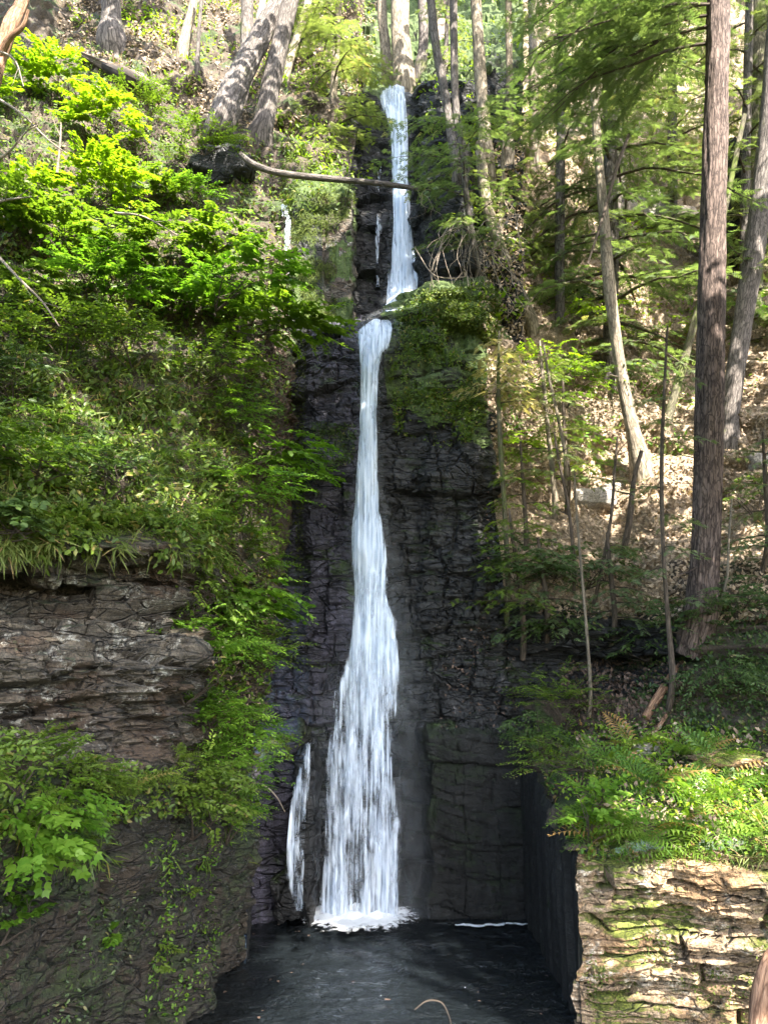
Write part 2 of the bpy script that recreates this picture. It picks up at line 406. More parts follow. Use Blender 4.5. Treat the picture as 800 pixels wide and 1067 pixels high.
def mat_left(C, u, v):
    w = v+.25*fbm(C*1.2, 3, 21)
    mi = np.where(w < 5.8, 0, np.where(w < 9.45, 1, 2))
    return np.where((u > 5) & (w > 4) & (w < 9.5), 0, mi)
LX = [-300, -60, 40, 120, 200, 265, 310]
left_rows = [
 [(-300,-200,26),(-100,-200,28),(60,-200,30),(180,-200,31),(280,-200,32),(350,-200,33),(395,-160,33)],
 [(-300,0,17),(-60,0,19),(60,0,21),(150,0,22.5),(240,0,24),(320,0,25),(378,30,26)],
 [(-300,110,13.5),(-60,110,15.5),(50,100,17.5),(140,100,18.5),(220,105,19.5),(300,110,20.0),(378,110,20.6)],
 [(-300,200,11.5),(-60,200,13),(50,190,15),(130,190,16.2),(210,190,17),(290,192,17.6),(362,192,18.3)],
 [(-300,340,9.3),(-60,340,10.6),(40,340,12),(120,340,13.2),(200,345,14.5),(262,350,16.0),(300,355,16.9)],
 [(-300,460,7.6),(-60,460,8.9),(30,460,10),(110,460,11),(180,460,12),(250,470,14.2),(303,480,16.2)],
 [(-300,560,6.4),(-60,560,7.5),(30,565,8.3),(110,570,8.9),(190,575,9.8),(240,575,12),(298,600,15.4)],
 [(-300,605,7.6),(-60,605,8.8),(30,610,9.6),(110,615,10.1),(190,612,10.8),(235,610,12.5),(292,640,15.0)],
 [(-300,690,6.2),(-60,690,7.2),(30,690,7.9),(110,690,8.5),(186,690,9.3),(225,700,12),(285,710,14.6)],
 [(-300,800,5.8),(-60,790,6.9),(30,785,7.6),(110,785,8.3),(180,780,9.2),(215,785,11.5),(262,780,13.0)],
 [(-300,900,5.0),(-60,860,5.9),(30,835,6.9),(100,830,7.9),(170,830,9),(220,850,10.7),(264,865,12.2)],
 [(-300,1050,5.2),(-60,1000,6.3),(30,980,7.3),(100,960,8.3),(170,950,9.7),(222,950,10.9),(264,960,12.2)],
]
left_rows.append([('z', p, Y, -.9) for p, Y in zip((-300,-60,20,90,160,212,262), (5.2,6.3,7.4,8.4,9.7,10.9,12.2))])
patch('left_gorge_hillside', left_rows, disp_left, ['forest_soil', 'outcrop_rock', 'lower_wall_rock'], mat_left, 2.2)

# return face of the lower left wall into the recess
def disp_slab(P, N, u, v): return d_out(P, N, .05*fbm(P*np.array([2, 2, .7]), 4, 31)+.015*fbm(P*8, 3, 32))
patch('recess_cliff_side', [
 [('z',258,12.2,2.3),('z',261,14.6,2.9)],
 [('z',258,12.2,1.0),('z',261,14.6,1.2)],
 [('z',258,12.25,-.9),('z',261,14.6,-.9)]], disp_slab, ['smooth_dark_rock'], step=3)
# leaning slab left of the falls
patch('slab_cliff', [
 [(236,800,14.9),(255,765,14.8),(314,745,14.75),(330,760,14.9)],
 [(240,800,14.0),(262,795,13.75),(316,768,13.8),(322,778,14.6)],
 [(240,850,13.95),(262,850,13.7),(307,845,13.8),(312,850,14.6)],
 [('z',240,13.95,-.9),('z',264,13.8,-.9),('z',284,13.95,-.9),('z',300,14.6,-.9)]], disp_slab, ['lower_wall_rock', 'purple_rock'], lambda C, u, v: np.where(u < 1.93, 1, 0), step=2)

# --- main cliff
def disp_cliff(P, N, u, v):
    P[:, 0] += .07*fbm(P*1.1, 4, 40)*sstep(7.2, 6.8, v); a = strata(P, N, .62, .62, .2, 41, .5, .6, 0, .08)+strata(P, N, .21, .5, .075, 42, 1.2, .6, 0, .12)*(1+fbm(P*.8, 2, 48))+.12*fbm(P*1.3, 5, 43)+.035*fbm(P*9, 3, 44)
    low = sstep(4.5, 5, v)*sstep(5.6, 6, u)
    a = a*(1-.6*low)+low*(.07*fbm(P*np.array([1, 1, 2.2]), 5, 46))
    col = sstep(2.0, 2.15, u)*sstep(3.0, 2.8, u)
    a += .05*col*_h(np.floor(P[:, 0]/.45), np.floor(P[:, 2]/.9), P[:, 2]*0, 3)
    return d_out(P, N, a*.8)
cx_ = [268, 305, 311, 321, 372, 392, 440, 446, 500, 546, 640]
def crow(py, Ys, xs=None): return [(x, py if not hasattr(py, '__len__') else p, y) for x, y, p in zip(xs or cx_, Ys, py if hasattr(py, '__len__') else [py]*11)]
cliff_rows = [
 crow([350,345,345,335,330,328,305,300,295,300,300], [18.4,18.4,18.4,18.2,18.2,18.2,17.6,17.4,17.6,20,21]),
 crow([365,362,360,345,340,338,322,320,318,325,330], [16.9,16.7,16.5,16.0,15.9,16.05,15.9,15.8,16.2,19.5,20.5]),
 crow(480, [16.1,15.9,15.75,15.2,15.2,15.5,15.5,15.3,15.4,18.5,20]),
 crow(620, [15.6,15.4,15.3,14.9,14.95,15.2,15.2,15.0,15.0,16.5,18]),
 crow(750, [15.3,15.1,14.9,14.7,14.75,14.9,14.85,14.65,14.7,15.1,15.6]),
 crow([768,768,768,768,766,766,768,768,766,770,770], [15,14.9,14.8,14.7,14.7,14.8,14.7,13.95,13.95,14.0,14.6]),
 crow(880, [15,14.9,14.75,14.5,14.45,14.45,14.5,13.9,13.9,13.95,14.5]),
 [('z', x, Y, -.9) for x, Y in zip(cx_, [15,14.9,14.7,14.4,14.3,14.3,14.45,13.9,13.9,13.95,14.5])]]
def mat_cliff(C, u, v):
    m = np.where((u < 4.2) & (v < 4.8), 1, 0)
    m = np.where((v > 4.8) & (u > 5.5), 2, m)
    m = np.where((u > 5.2) & (v < 1.75+.3*fbm(C, 3, 3)), 3, m)
    return m
patch('waterfall_cliff', cliff_rows, disp_cliff, ['wet_cliff_rock', 'purple_rock', 'smooth_dark_rock', 'moss_rock'], mat_cliff, 1.9, 1)

# --- upper chute
ux = [340, 366, 372, 395, 432, 439, 480, 545]
def disp_up(P, N, u, v):
    return d_out(P, N, strata(P, N, .5, .9, .16, 51, .6)+strata(P, N, .16, .4, .07, 52, .6)+.08*fbm(P*1.2, 4, 53))
patch('upper_chute_cliff', [
 [(x, p, 34) for x, p in zip(ux, (-200,-190,-180,-170,-170,-180,-200,-220))],
 [(x, p, 27) for x, p in zip(ux, (10,25,45,58,58,45,20,10))],
 [(x, p, y) for x, p, y in zip(ux, (95,96,98,99,99,90,82,75), (20.9,20.7,20.6,20.5,20.4,19.8,19.6,20.6))],
 [(x, 200, y) for x, y in zip(ux, (19,18.7,19.4,19.5,19.4,18.5,18.0,18.6))],
 [(x, 310, y) for x, y in zip(ux, (18,17.6,18.3,18.4,18.3,17.6,17.3,17.6))],
 [(x, 362, y) for x, y in zip(ux, (17.6,17.4,17.8,18,18,17.2,17.2,17.6))]], disp_up, ['wet_cliff_rock', 'moss_rock'], lambda C, u, v: np.where((v < 2.) | (u < .6), 1, 0), 2)
def disp_block(P, N, u, v):
    return d_out(P, N, .12*fbm(P*np.array([3, 3, .5]), 4, 61)+.05*fbm(P*5, 3, 62)+.09*_h(np.floor(P[:, 0]/.3+.3*fbm(P*.8,2,5)), P[:, 0]*0, P[:, 0]*0, 4))
patch('mossy_column_cliff', [
 [(288,186,18.6),(305,184,18.5),(320,180,18.5),(345,178,18.5),(362,184,18.8),(368,190,20)],
 [(296,205,17.6),(306,200,17.3),(320,196,17.1),(345,196,17.1),(366,200,17.2),(371,204,20)],
 [(298,270,17.3),(307,270,17.0),(320,270,16.9),(345,270,16.9),(367,270,17),(372,275,20)],
 [(300,345,17.2),(309,350,16.8),(320,352,16.7),(345,346,16.7),(368,342,16.8),(373,345,19)],
 [(300,385,17.2),(309,385,16.8),(320,385,16.8),(345,385,16.8),(368,385,16.8),(373,385,19)]], disp_block, ['moss_rock', 'wet_cliff_rock', 'outcrop_rock'], lambda C, u, v: np.where(v < 1.1, 0, np.where(fbm(C*2, 3, 7) > .12, 0, np.where(u > 2.6, 2, 1))), 2)

# --- right side
def disp_right(P, N, u, v):
    out = sstep(6.6, 7.1, v)*sstep(8.9, 8.4, v)
    a = (1-out)*(.35*fbm(P*.6, 5, 71)+.14*fbm(P*2.4, 4, 72))
    rid = np.clip(fbm(P*.35, 2, 75), -.2, .5)
    a += (1-out)*np.clip(rid, 0, 1)*strata(P, N, .4, 1.4, .5, 76, .5)
    a += out*(strata(P, N, .3, 1.2, .22, 73, .6)+strata(P, N, .11, .5, .08, 74, .6))
    return d_out(P, N, a*sstep(-.2, .6, u))
right_rows = [
 [(430,-170,34),(530,-200,37),(630,-200,38),(740,-200,40),(880,-200,36),(1100,-200,30)],
 [(448,20,27),(540,0,29),(640,0,31),(740,0,32),(880,0,29),(1100,0,24)],
 [(466,110,21.5),(540,120,25),(640,120,27),(740,120,28),(880,120,25),(1100,110,20)],
 [(476,240,18.3),(545,240,21),(640,250,23),(740,250,24),(880,250,21),(1100,250,17)],
 [(490,330,16.8),(550,340,18.5),(640,350,20),(740,350,20.5),(880,360,17.5),(1100,360,14.5)],
 [(507,470,16.2),(560,470,17),(640,460,17.8),(740,460,17.8),(880,470,15),(1100,470,12.5)],
 [(522,580,15.8),(575,590,15.8),(650,590,15.6),(740,590,14.8),(880,590,13),(1100,590,11)],
 [(527,650,15.4),(580,655,15.1),(650,655,14.6),(730,650,13.6),(880,640,12),(1100,640,10)],
 [(529,690,15.7),(580,690,15.9),(640,690,15.6),(730,690,13.5),(880,690,11.8),(1100,690,9.8)],
 [(537,755,14.8),(572,750,14.6),(640,745,13.9),(730,750,12.6),(880,760,10.9),(1100,770,9.2)],
 [('w',2.45,14.3,2.75),('w',2.5,12.4,2.45),('w',2.62,10.6,2.15),(720,835,10.7),(880,840,9.8),(1100,850,8.6)],
 [('w',2.46,14.2,2.6),('w',2.46,12.2,2.3),('w',2.46,10.35,1.95),(700,878,10.15),(880,874,9.4),(1100,880,8.2)]]
patch('right_gorge_hillside', right_rows, disp_right, ['litter_soil', 'wet_cliff_rock', 'forest_soil'],
      lambda C, u, v: np.where((v > 6.7+.2*fbm(C*1.5, 2, 5)) & (v < 8.7) & (u < 2.8), 1, np.where((v > 8.5) | ((v > 6) & (u > 2.5)), 2, 0)), 2.4)
def disp_front(P, N, u, v):
    e = .45+.55*sstep(0, .3, u); P = P.copy(); P[:, 0] += (1-sstep(0, .25, u))*.10*fbm(P*np.array([1, 1, 2.5]), 4, 88)
    return d_out(P, N, e*(strata(P, N, .27, 1.7, .22, 81, .6, .8, 0, .1)+strata(P, N, .10, .8, .08, 82, .8, .7, 0, .14)+strata(P, N, .04, .3, .02, 85, .8)+.06*fbm(P*3, 5, 83)))
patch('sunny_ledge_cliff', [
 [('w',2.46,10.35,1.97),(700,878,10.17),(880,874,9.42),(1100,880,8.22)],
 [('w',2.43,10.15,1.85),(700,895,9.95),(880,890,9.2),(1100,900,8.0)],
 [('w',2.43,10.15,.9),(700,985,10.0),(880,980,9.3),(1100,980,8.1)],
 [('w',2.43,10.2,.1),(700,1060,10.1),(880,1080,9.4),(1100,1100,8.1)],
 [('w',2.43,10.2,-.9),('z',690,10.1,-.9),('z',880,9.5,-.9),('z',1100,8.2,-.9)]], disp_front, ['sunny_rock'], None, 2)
def disp_plank(P, N, u, v):
    q = P[:, 1]/.17+.25*fbm(P*np.array([1, 1, .3]), 2, 91)
    L = np.floor(q); f = q-L
    a = .05*_h(L, L*0, L*0, 9)-.05*(1-np.minimum(sstep(0, .12, f), sstep(0, .12, 1-f)))+.02*fbm(P*np.array([4, 4, .8]), 3, 93)
    Q = P.copy(); Q[:, 0] -= a; return Q
patch('right_wall_cliff', [
 [('w',2.47,14.4,2.8),('w',2.48,12.3,2.5),('w',2.48,10.13,2.0)],
 [('w',2.43,14.4,2.72),('w',2.43,12.3,2.36),('w',2.43,10.13,1.86)],
 [('w',2.43,14.4,1),('w',2.43,12.3,.9),('w',2.43,10.13,.7)],
 [('w',2.43,14.4,-.9),('w',2.43,12.3,-.9),('w',2.43,10.13,-.9)]], disp_plank, ['smooth_dark_rock'], None, 2, 0)

# ground sheet under and around everything, reaching far out
g = MB(); xs = np.linspace(-200, 200, 41); gx, gy = np.meshgrid(xs, xs)
far = np.clip((np.hypot(gx, gy)-45)/40, 0, 1)
gz = -1.2+far*3*vn(np.stack([gx*.03, gy*.03, gx*0], -1).reshape(-1, 3)).reshape(gx.shape)
i, j = np.meshgrid(np.arange(40), np.arange(40), indexing='ij'); i, j = i.ravel(), j.ravel()
g.add(np.stack([gx, gy, gz], -1).reshape(-1, 3), np.stack([i*41+j, i*41+j+1, (i+1)*41+j+1, (i+1)*41+j], -1))
tag(g.build('ground', 'forest_soil'), kind='structure')

# ------------------------------------------------------------------ water
b = NB('pool_water')
wv = b.mapv((1.2, 1.5, 1)); 
h = b.math('ADD', b.math('MULTIPLY', b.noise(3.6, 5, .6, wv, .5), .7), b.math('MULTIPLY', b.noise(9, 4, .6, wv, .3), .3))
MAT['pool_water'] = b.done(b.pbr((.005, .0065, .0075), .03, b.bump(h, .9, .16), .5))
w_ = MB(); nx, ny = 150, 260
X = np.linspace(-7, 2.6, nx); Yy = np.linspace(3., 14.9, ny); gx, gy = np.meshgrid(X, Yy)
P = np.stack([gx, gy, gx*0], -1).reshape(-1, 3)
dfall = np.hypot(P[:, 0]+.3, P[:, 1]-14.2)
gz = (.045*np.exp(-dfall/3)+.010)*fbm(P*np.array([1.6, 2.8, 1]), 3, 5)+.010*np.exp(-dfall/2.5)*np.sin(dfall*9+2*vn(P*.8))
P[:, 2] = gz
i, j = np.meshgrid(np.arange(ny-1), np.arange(nx-1), indexing='ij'); i, j = i.ravel(), j.ravel()
w_.add(P, np.stack([i*nx+j, i*nx+j+1, (i+1)*nx+j+1, (i+1)*nx+j], -1))
tag(w_.build('pool_water', 'pool_water'), kind='structure')

def water_mat(name, lo, hi, s1=17, s2=.9):
    b = NB(name)
    uv = b.n('TexCoord').outputs['UV']
    n1 = b.noise(1, 4, .55, b.mapv((s1, s2, 1), uv), .3)
    n2 = b.noise(1, 4, .6, b.mapv((7, 2.2, 1), uv), .8)
    e = b.attr('rnd')
    f = b.math('ADD', b.math('ADD', b.math('MULTIPLY', n1, .65), b.math('MULTIPLY', n2, .5)), b.math('SUBTRACT', e, .5))
    al = b.ramp(f, [(lo, 0.), (hi, 1.)])
    s = b.pbr(b.ramp(n1, [(.36, (.3, .39, .52)), (.58, (.7, .77, .86))]), .4, b.bump(n1, .3, .04), .5)
    tl = b.n('BsdfTranslucent', Color=(.8, .85, .9)).outputs[0]
    m0 = b.n('MixShader', Fac=.3); b.t.links.new(s, m0.inputs[1]); b.t.links.new(tl, m0.inputs[2])
    tr = b.n('BsdfTransparent').outputs[0]
    mx = b.n('MixShader', Fac=al); b.t.links.new(tr, mx.inputs[1]); b.t.links.new(m0.outputs[0], mx.inputs[2])
    MAT[name] = b.done(mx.outputs[0])
water_mat('falling_water', .41, .7)
water_mat('trickle_water', .40, .56, 22, 9)
b = NB('spray_mist'); al = b.math('MULTIPLY', b.ramp(b.attr('rnd'), [(0., 0.), (1., 1.)]), b.ramp(b.noise(3., 4, .6, b.mapv((2.5, 2.5, 1))), [(.3, .01), (.7, .09)]))
mx = b.n('MixShader', Fac=al); b.t.links.new(b.n('BsdfTransparent').outputs[0], mx.inputs[1]); b.t.links.new(b.n('BsdfDiffuse', Color=(.8, .86, .92)).outputs[0], mx.inputs[2]); MAT['spray_mist'] = b.done(mx.outputs[0])
water_mat('thin_water', .55, .72)
b = NB('foam'); MAT['foam'] = None
n1 = b.noise(9, 6, .7, None, .5); e = b.attr('rnd')
al = b.ramp(b.math('ADD', n1, b.math('SUBTRACT', e, .5)), [(.45, 0.), (.6, 1.)])
mx = b.n('MixShader', Fac=al); b.t.links.new(b.n('BsdfTransparent').outputs[0], mx.inputs[1]); b.t.links.new(b.pbr((.85, .88, .9), .6, b.bump(n1, 1., .06)), mx.inputs[2])
MAT['foam'] = b.done(mx.outputs[0])
b = NB('water_strand'); MAT['water_strand'] = b.done(b.pbr((.8, .85, .9), .3, None, .5))

def fall(name, rows, mat, label, layers=3, bulge=.12, nu=40, seed=0, mist=0.):
    """rows: (py, x0, x1, Y, density)"""
    R = np.array(rows, float)
    L = np.arange(len(R)); nv = int((R[-1, 0]-R[0, 0])/1.8)+4
    pyy = np.linspace(R[0, 0], R[-1, 0], nv)
    x0, x1, Y, dn = [np.interp(pyy, R[:, 0], R[:, k]) for k in (1, 2, 3, 4)]
    k = np.ones(5)/5
    for arr in (x0, x1, Y): arr[:] = np.convolve(np.pad(arr, 2, 'edge'), k, 'valid')
    mb = MB()
    for ly in range(layers+(1 if mist else 0)):
        ms = ly == layers
        wd = mist if ms else 0
        C0 = W(x0-(x1-x0)*wd*.7-1, pyy, Y); C1 = W(x1+(x1-x0)*wd+1, pyy, Y)
        u = np.linspace(0, 1, nu)
        PP = C0[:, None]*(1-u[None, :, None])+C1[:, None]*u[None, :, None]
        wid = np.linalg.norm(C1-C0, axis=1)[:, None]
        s = np.concatenate([[0], np.cumsum(np.abs(np.diff(C0[:, 2])))])[:, None]
        U = PP[:, :, 0].copy(); SS = np.broadcast_to(s, (nv, nu))
        def f_(a, b_, o, k_): return fbm(np.stack([U*a, SS*b_, np.full((nv, nu), ly*7.3+seed+k_)], -1).reshape(-1, 3), o, 5).reshape(nv, nu)
        fine, mid, big = f_(16, .8, 3, 0), f_(5, .7, 3, 2), f_(2., 1.3, 3, 4)
        PP[:, :, 1] -= bulge*(1-(2*u[None]-1)**2)+.02*fine+.05*mid+.07*big+ly*.05
        PP[:, :, 0] += .012*mid
        edge = np.minimum(u, 1-u)[None]*wid+.035*fine+.05*mid
        if ms: rn = .06+.29*sstep(0, .45, edge/(wid*.5))+.10*big
        else: rn = dn[:, None]-.45+.45*sstep(-.02, .12, edge)+.10*big-.09*ly+(.85-dn[:, None]).clip(0)*.45*mid
        uv = np.stack([U+ly*5+seed, SS], -1)
        i, j = np.meshgrid(np.arange(nv-1), np.arange(nu-1), indexing='ij'); i, j = i.ravel(), j.ravel()
        if ms:
            rn = .01+.99*(np.sin(np.pi*u[None])**1.6*np.ones((nv, 1)))*sstep(0, .6, s)
            m2 = MB(); m2.add(PP.reshape(-1, 3), np.stack([i*nu+j, i*nu+j+1, (i+1)*nu+j+1, (i+1)*nu+j], -1), rn.clip(.01, 1).ravel(), uv.reshape(-1, 2)+1e-3)
            continue
        mb.add(PP.reshape(-1, 3), np.stack([i*nu+j, i*nu+j+1, (i+1)*nu+j+1, (i+1)*nu+j], -1), rn.clip(.01, 1.2).ravel(), uv.reshape(-1, 2)+1e-3)
    o = tag(mb.build(name, mat), label, 'waterfall')
    if mist: m2.build('spray', 'spray_mist').parent = o
    return o
fall('waterfall', [(316,410,432,17.9,.7),(328,402,428,17.5,.7),(333,386,414,16.7,.7),(338,383,408,16.0,.62),(344,371,409,15.75,.7),(352,374,408,15.6,.75),(366,374,403,15.45,.75),(380,376,394,15.35,.8),(430,376,391,15.2,.8),(470,374,392,15.15,.85),(533,370,394,14.95,.9),(553,367,399,14.85,.9),(620,368,404,14.7,.62),(645,368,412,14.65,.78),(670,366,416,14.6,.75),(690,360,417,14.55,.6),(720,350,418,14.45,.52),(746,347,415,14.4,.5),(770,341,414,14.35,.48),(795,338,414,14.3,.46),(850,337,418,14.2,.45),(930,333,418,14.1,.45),(953,330,418,14.05,.5)],
     'falling_water', 'long white main waterfall dropping down the dark cliff into the pool', 3, .14, 56, mist=.6)
fall('waterfall', [(93,403,421,20.5,.6),(98,396,422,20.3,.6),(112,398,422,20.0,.7),(135,407,423,19.7,.75),(180,409,424,19.3,.8),(230,411,427,18.95,.85),(262,409,430,18.7,.8),(290,405,434,18.3,.82),(320,403,433,17.8,.8),(334,399,428,17.4,.7)],
     'falling_water', 'upper narrow waterfall pouring over the lip above the fallen trunk', 3, .1, 28, seed=3, mist=.5)
fall('waterfall', [(99,393,402,20.35,.45),(112,392,401,20.1,.4),(135,393,400,19.7,.36),(165,391,398,19.4,.32),(240,390,397,18.9,.32),(300,390,396,18.5,.3)],
     'falling_water', 'faint thin side trickle beside the upper narrow waterfall', 1, .03, 14, seed=5)
fall('waterfall', [(215,294,304,16.95,.42),(240,296,305,16.9,.45),(262,297,305,16.85,.42),(290,296,305,16.75,.4)],
     'trickle_water', 'small white trickle behind the maple leaves left of mossy rock column', 2, .03, 14, seed=6)
fall('waterfall', [(774,318,331,13.65,.26),(790,311,330,13.5,.38),(830,304,325,13.4,.34),(880,300,322,13.3,.37),(915,297,319,13.3,.26),(948,304,318,13.3,.36)],
     'falling_water', 'thin cascade trickling down the low rock block beside the main fall', 1, .04, 24, seed=8)

# foam where the fall meets the pool
f_ = MB(); nx, ny = 90, 60
gx, gy = np.meshgrid(np.linspace(-1.75, .75, nx), np.linspace(13.0, 14.4, ny))
e = np.hypot((gx+.45)/.88, (gy-13.98)/.72); rn = np.clip(1.15-.62*e, 0.01, 1)
P = np.stack([gx, gy, gx*0], -1).reshape(-1, 3); P[:, 2] = .075+.07*np.clip(1.1-e.ravel(), 0, 1)*(1+fbm(P*6, 4))
i, j = np.meshgrid(np.arange(ny-1), np.arange(nx-1), indexing='ij'); i, j = i.ravel(), j.ravel()
f_.add(P, np.stack([i*nx+j, i*nx+j+1, (i+1)*nx+j+1, (i+1)*nx+j], -1), rn.ravel())
gx, gy = np.meshgrid(np.linspace(1.2, 2.45, 60), np.linspace(13.4, 13.8, 20))
P = np.stack([gx, gy, gx*0+.03], -1).reshape(-1, 3)
e = np.abs(gy-(13.62-.05*np.sin(gx*5)-.03*np.sin(gx*17)))/.07+np.abs(gx-1.6)*.4
i, j = np.meshgrid(np.arange(19), np.arange(59), indexing='ij'); i, j = i.ravel(), j.ravel()
f_.add(P, np.stack([i*60+j, i*60+j+1, (i+1)*60+j+1, (i+1)*60+j], -1), np.clip(.75-.3*e, .01, 1).ravel())
tag(f_.build('foam', 'foam'), 'white foam where the main fall strikes the pool', 'foam', kind='stuff')

# ------------------------------------------------------------------ ray look-up on the terrain
_V, _F, _o = [], [], 0
for V, Fq in TERR: _V.append(V); _F.append(Fq+_o); _o += len(V)
_V = np.concatenate(_V); _F = np.concatenate(_F)
BVH = BVHTree.FromPolygons(_V.tolist(), _F.tolist(), all_triangles=False)
CAM = Vector((0, 0, H0))
def hit(px, py, default=20.):
    d = W(px, py, 10.)-np.array(CAM); r = BVH.ray_cast(CAM, Vector(d).normalized())
    if r[0] is None: return W(px, py, default), np.array([0, 0, 1.])
    n = np.array(r[1]); d = nrm(d)
    if (n*d).sum() > 0: n = -n
    return np.array(r[0]), n
exec_marker = True
def hitY(px, py): return hit(px, py)[0][1]
def thing(name, base, label, cat, group=None):
    return tag(empty(name, tuple(float(x) for x in base)), label, cat, group)

def trunk_path(ctrl, n=60):
    """ctrl: (px, py, Y, width px)"""
    c = np.array(ctrl, float); P = W(c[:, 0], c[:, 1], c[:, 2]); r = c[:, 3]/F*depth(P)/2
    if P[-1, 2]-P[0, 2] > .5: P = np.concatenate([P[:1]+nrm(P[0]-P[1])*.45+np.array([0, .35, -.25]), P]); r = np.concatenate([r[:1]*1.05, r])
    pts = curve(np.column_stack([P, r]), n); return pts[:, :3], np.abs(pts[:, 3])
def ranch(mb, p, d, L, r, n=7, wob=.15, droop=.0, sides=5):
    d = nrm(np.array(d, float)); t = np.linspace(0, 1, n)
    pts = np.array(p)+d*L*t[:, None]+np.cumsum(rng.normal(0, wob*L/n, (n, 3)), 0)*t[:, None]
    pts[:, 2] -= droop*L*t**2
    tube(mb, pts, r*(1-.8*t), sides, capend=False); return pts
def add_trunk(root, ctrl, mat, sides=14, rough=.06, flute=.3, n=90, stubs=0, name='trunk'):
    p, r = trunk_path(ctrl, n)
    mb = MB(); tube(mb, p, r, sides, rough, flute=flute, seed=rng.random()*50)
    mb.build(name, mat, root)
    if stubs:
        for k in range(stubs):
            m = MB(); i = rng.integers(int(n*.2), int(n*.75)); d = rdir(1, -.3, .3)[0]; d[1] = -abs(d[1])*.5
            ranch(m, p[i], d, rng.uniform(.35, .8)+r[i], .022, wob=.2); m.build('branch_stub', mat, root)
    return p, r

def bough(mf, mt, p, d, L, droop=.35, dens=1., fs=.26, r0=.03):
    """one hemlock bough: axis, side twigs, flat needle sprays"""
    n = 9; t = np.linspace(0, 1, n)[:, None]
    d = nrm(np.array(d, float)); ax = p+d*L*t; ax[:, 2:] -= droop*L*t**2
    ax += np.cumsum(rng.normal(0, .03*L, (n, 3)), 0)*t
    tube(mt, ax, r0*(1-.85*t[:, 0]), 4, capend=False)
    m = max(5, int(L/.17*dens)); ts = np.linspace(.12, 1, m)
    side = nrm(np.cross(d, [0, 0, 1.]))
    PP, DD, SS = [], [], []
    for k, a in enumerate(ts):
        q = np.array([np.interp(a, t[:, 0], ax[:, c]) for c in range(3)])
        s = 1 if k % 2 else -1
        tl = L*.42*(1-a)**.8+.16
        dd = nrm(d*.8+side*s*rng.uniform(.7, 1.1)+np.array([0, 0, -.15+rng.normal()*.12]))
        nn = max(2, int(tl/(fs*.42)))
        b_ = np.linspace(0, 1, nn)[:, None]; pt = q+dd*tl*b_; pt[:, 2:] -= .3*tl*b_**2
        for w in (1, -1):
            PP.append(pt); dv = nrm(dd+np.cross(dd, [0, 0, 1.])*w*.7+rng.normal(0, .18, (nn, 3))); dv[:, 2] -= .18; DD.append(dv); SS.append(fs*rng.uniform(.7, 1.15, nn))
    PP = np.concatenate(PP); DD = np.concatenate(DD); SS = np.concatenate(SS)
    U = np.array([0, 0, 1.])+rng.normal(0, .25, (len(PP), 3))
    leaves(mf, 'feather', PP, DD, U, SS, np.clip(rng.random()*.6+rng.random(len(PP))*.4, 0, 1))
def hemlock(label, ctrl, bark, leafm, t0, t1, L, nb, bias=(0, -.3), droop=.35, dens=1., fs=.26, group=None, name='hemlock_tree', sides=10, flute=.25, lowL=1., n=60, rough=.06):
    yy = hitY(ctrl[0][0], ctrl[0][1])
    if yy > ctrl[0][2]+.3 and ctrl[0][1] > 60 and 'sapling' not in name:
        # run the trunk down to where the ground really is
        x0, y0, Y0, w0 = ctrl[0]
        for e in range(1, 40):
            if hitY(x0, y0+e*6) <= Y0+.15: break
        ctrl = [(x0, y0+e*6, Y0, w0)]+list(ctrl)
    base = W(*[ctrl[0][k] for k in (0, 1, 2)])
    root = thing(name, base, label, 'tree', group)
    p, r = add_trunk(root, ctrl, bark, sides, rough, flute, n)
    mf, mt = MB(), MB()
    for k in range(nb):
        t = t0+(t1-t0)*(k+rng.random())/nb; i = min(len(p)-1, int(t*(len(p)-1)))
        a = k*2.4+rng.normal()*.5; d = np.array([math.cos(a)+bias[0], math.sin(a)+bias[1], rng.uniform(-.05, .3)])
        l = L*(lowL+(1-lowL)*(t-t0)/(t1-t0+.01)) if lowL < 1 else L*(1-.65*(t-t0)/max(.01, (1-t0)))
        bough(mf, mt, p[i], d, l*rng.uniform(.65, 1.15), droop*rng.uniform(.6, 1.4), dens, fs, max(.012, r[i]*.3))
    mf.build('crown', leafm, root); mt.build('branches', 'bark_twig', root)
    return root

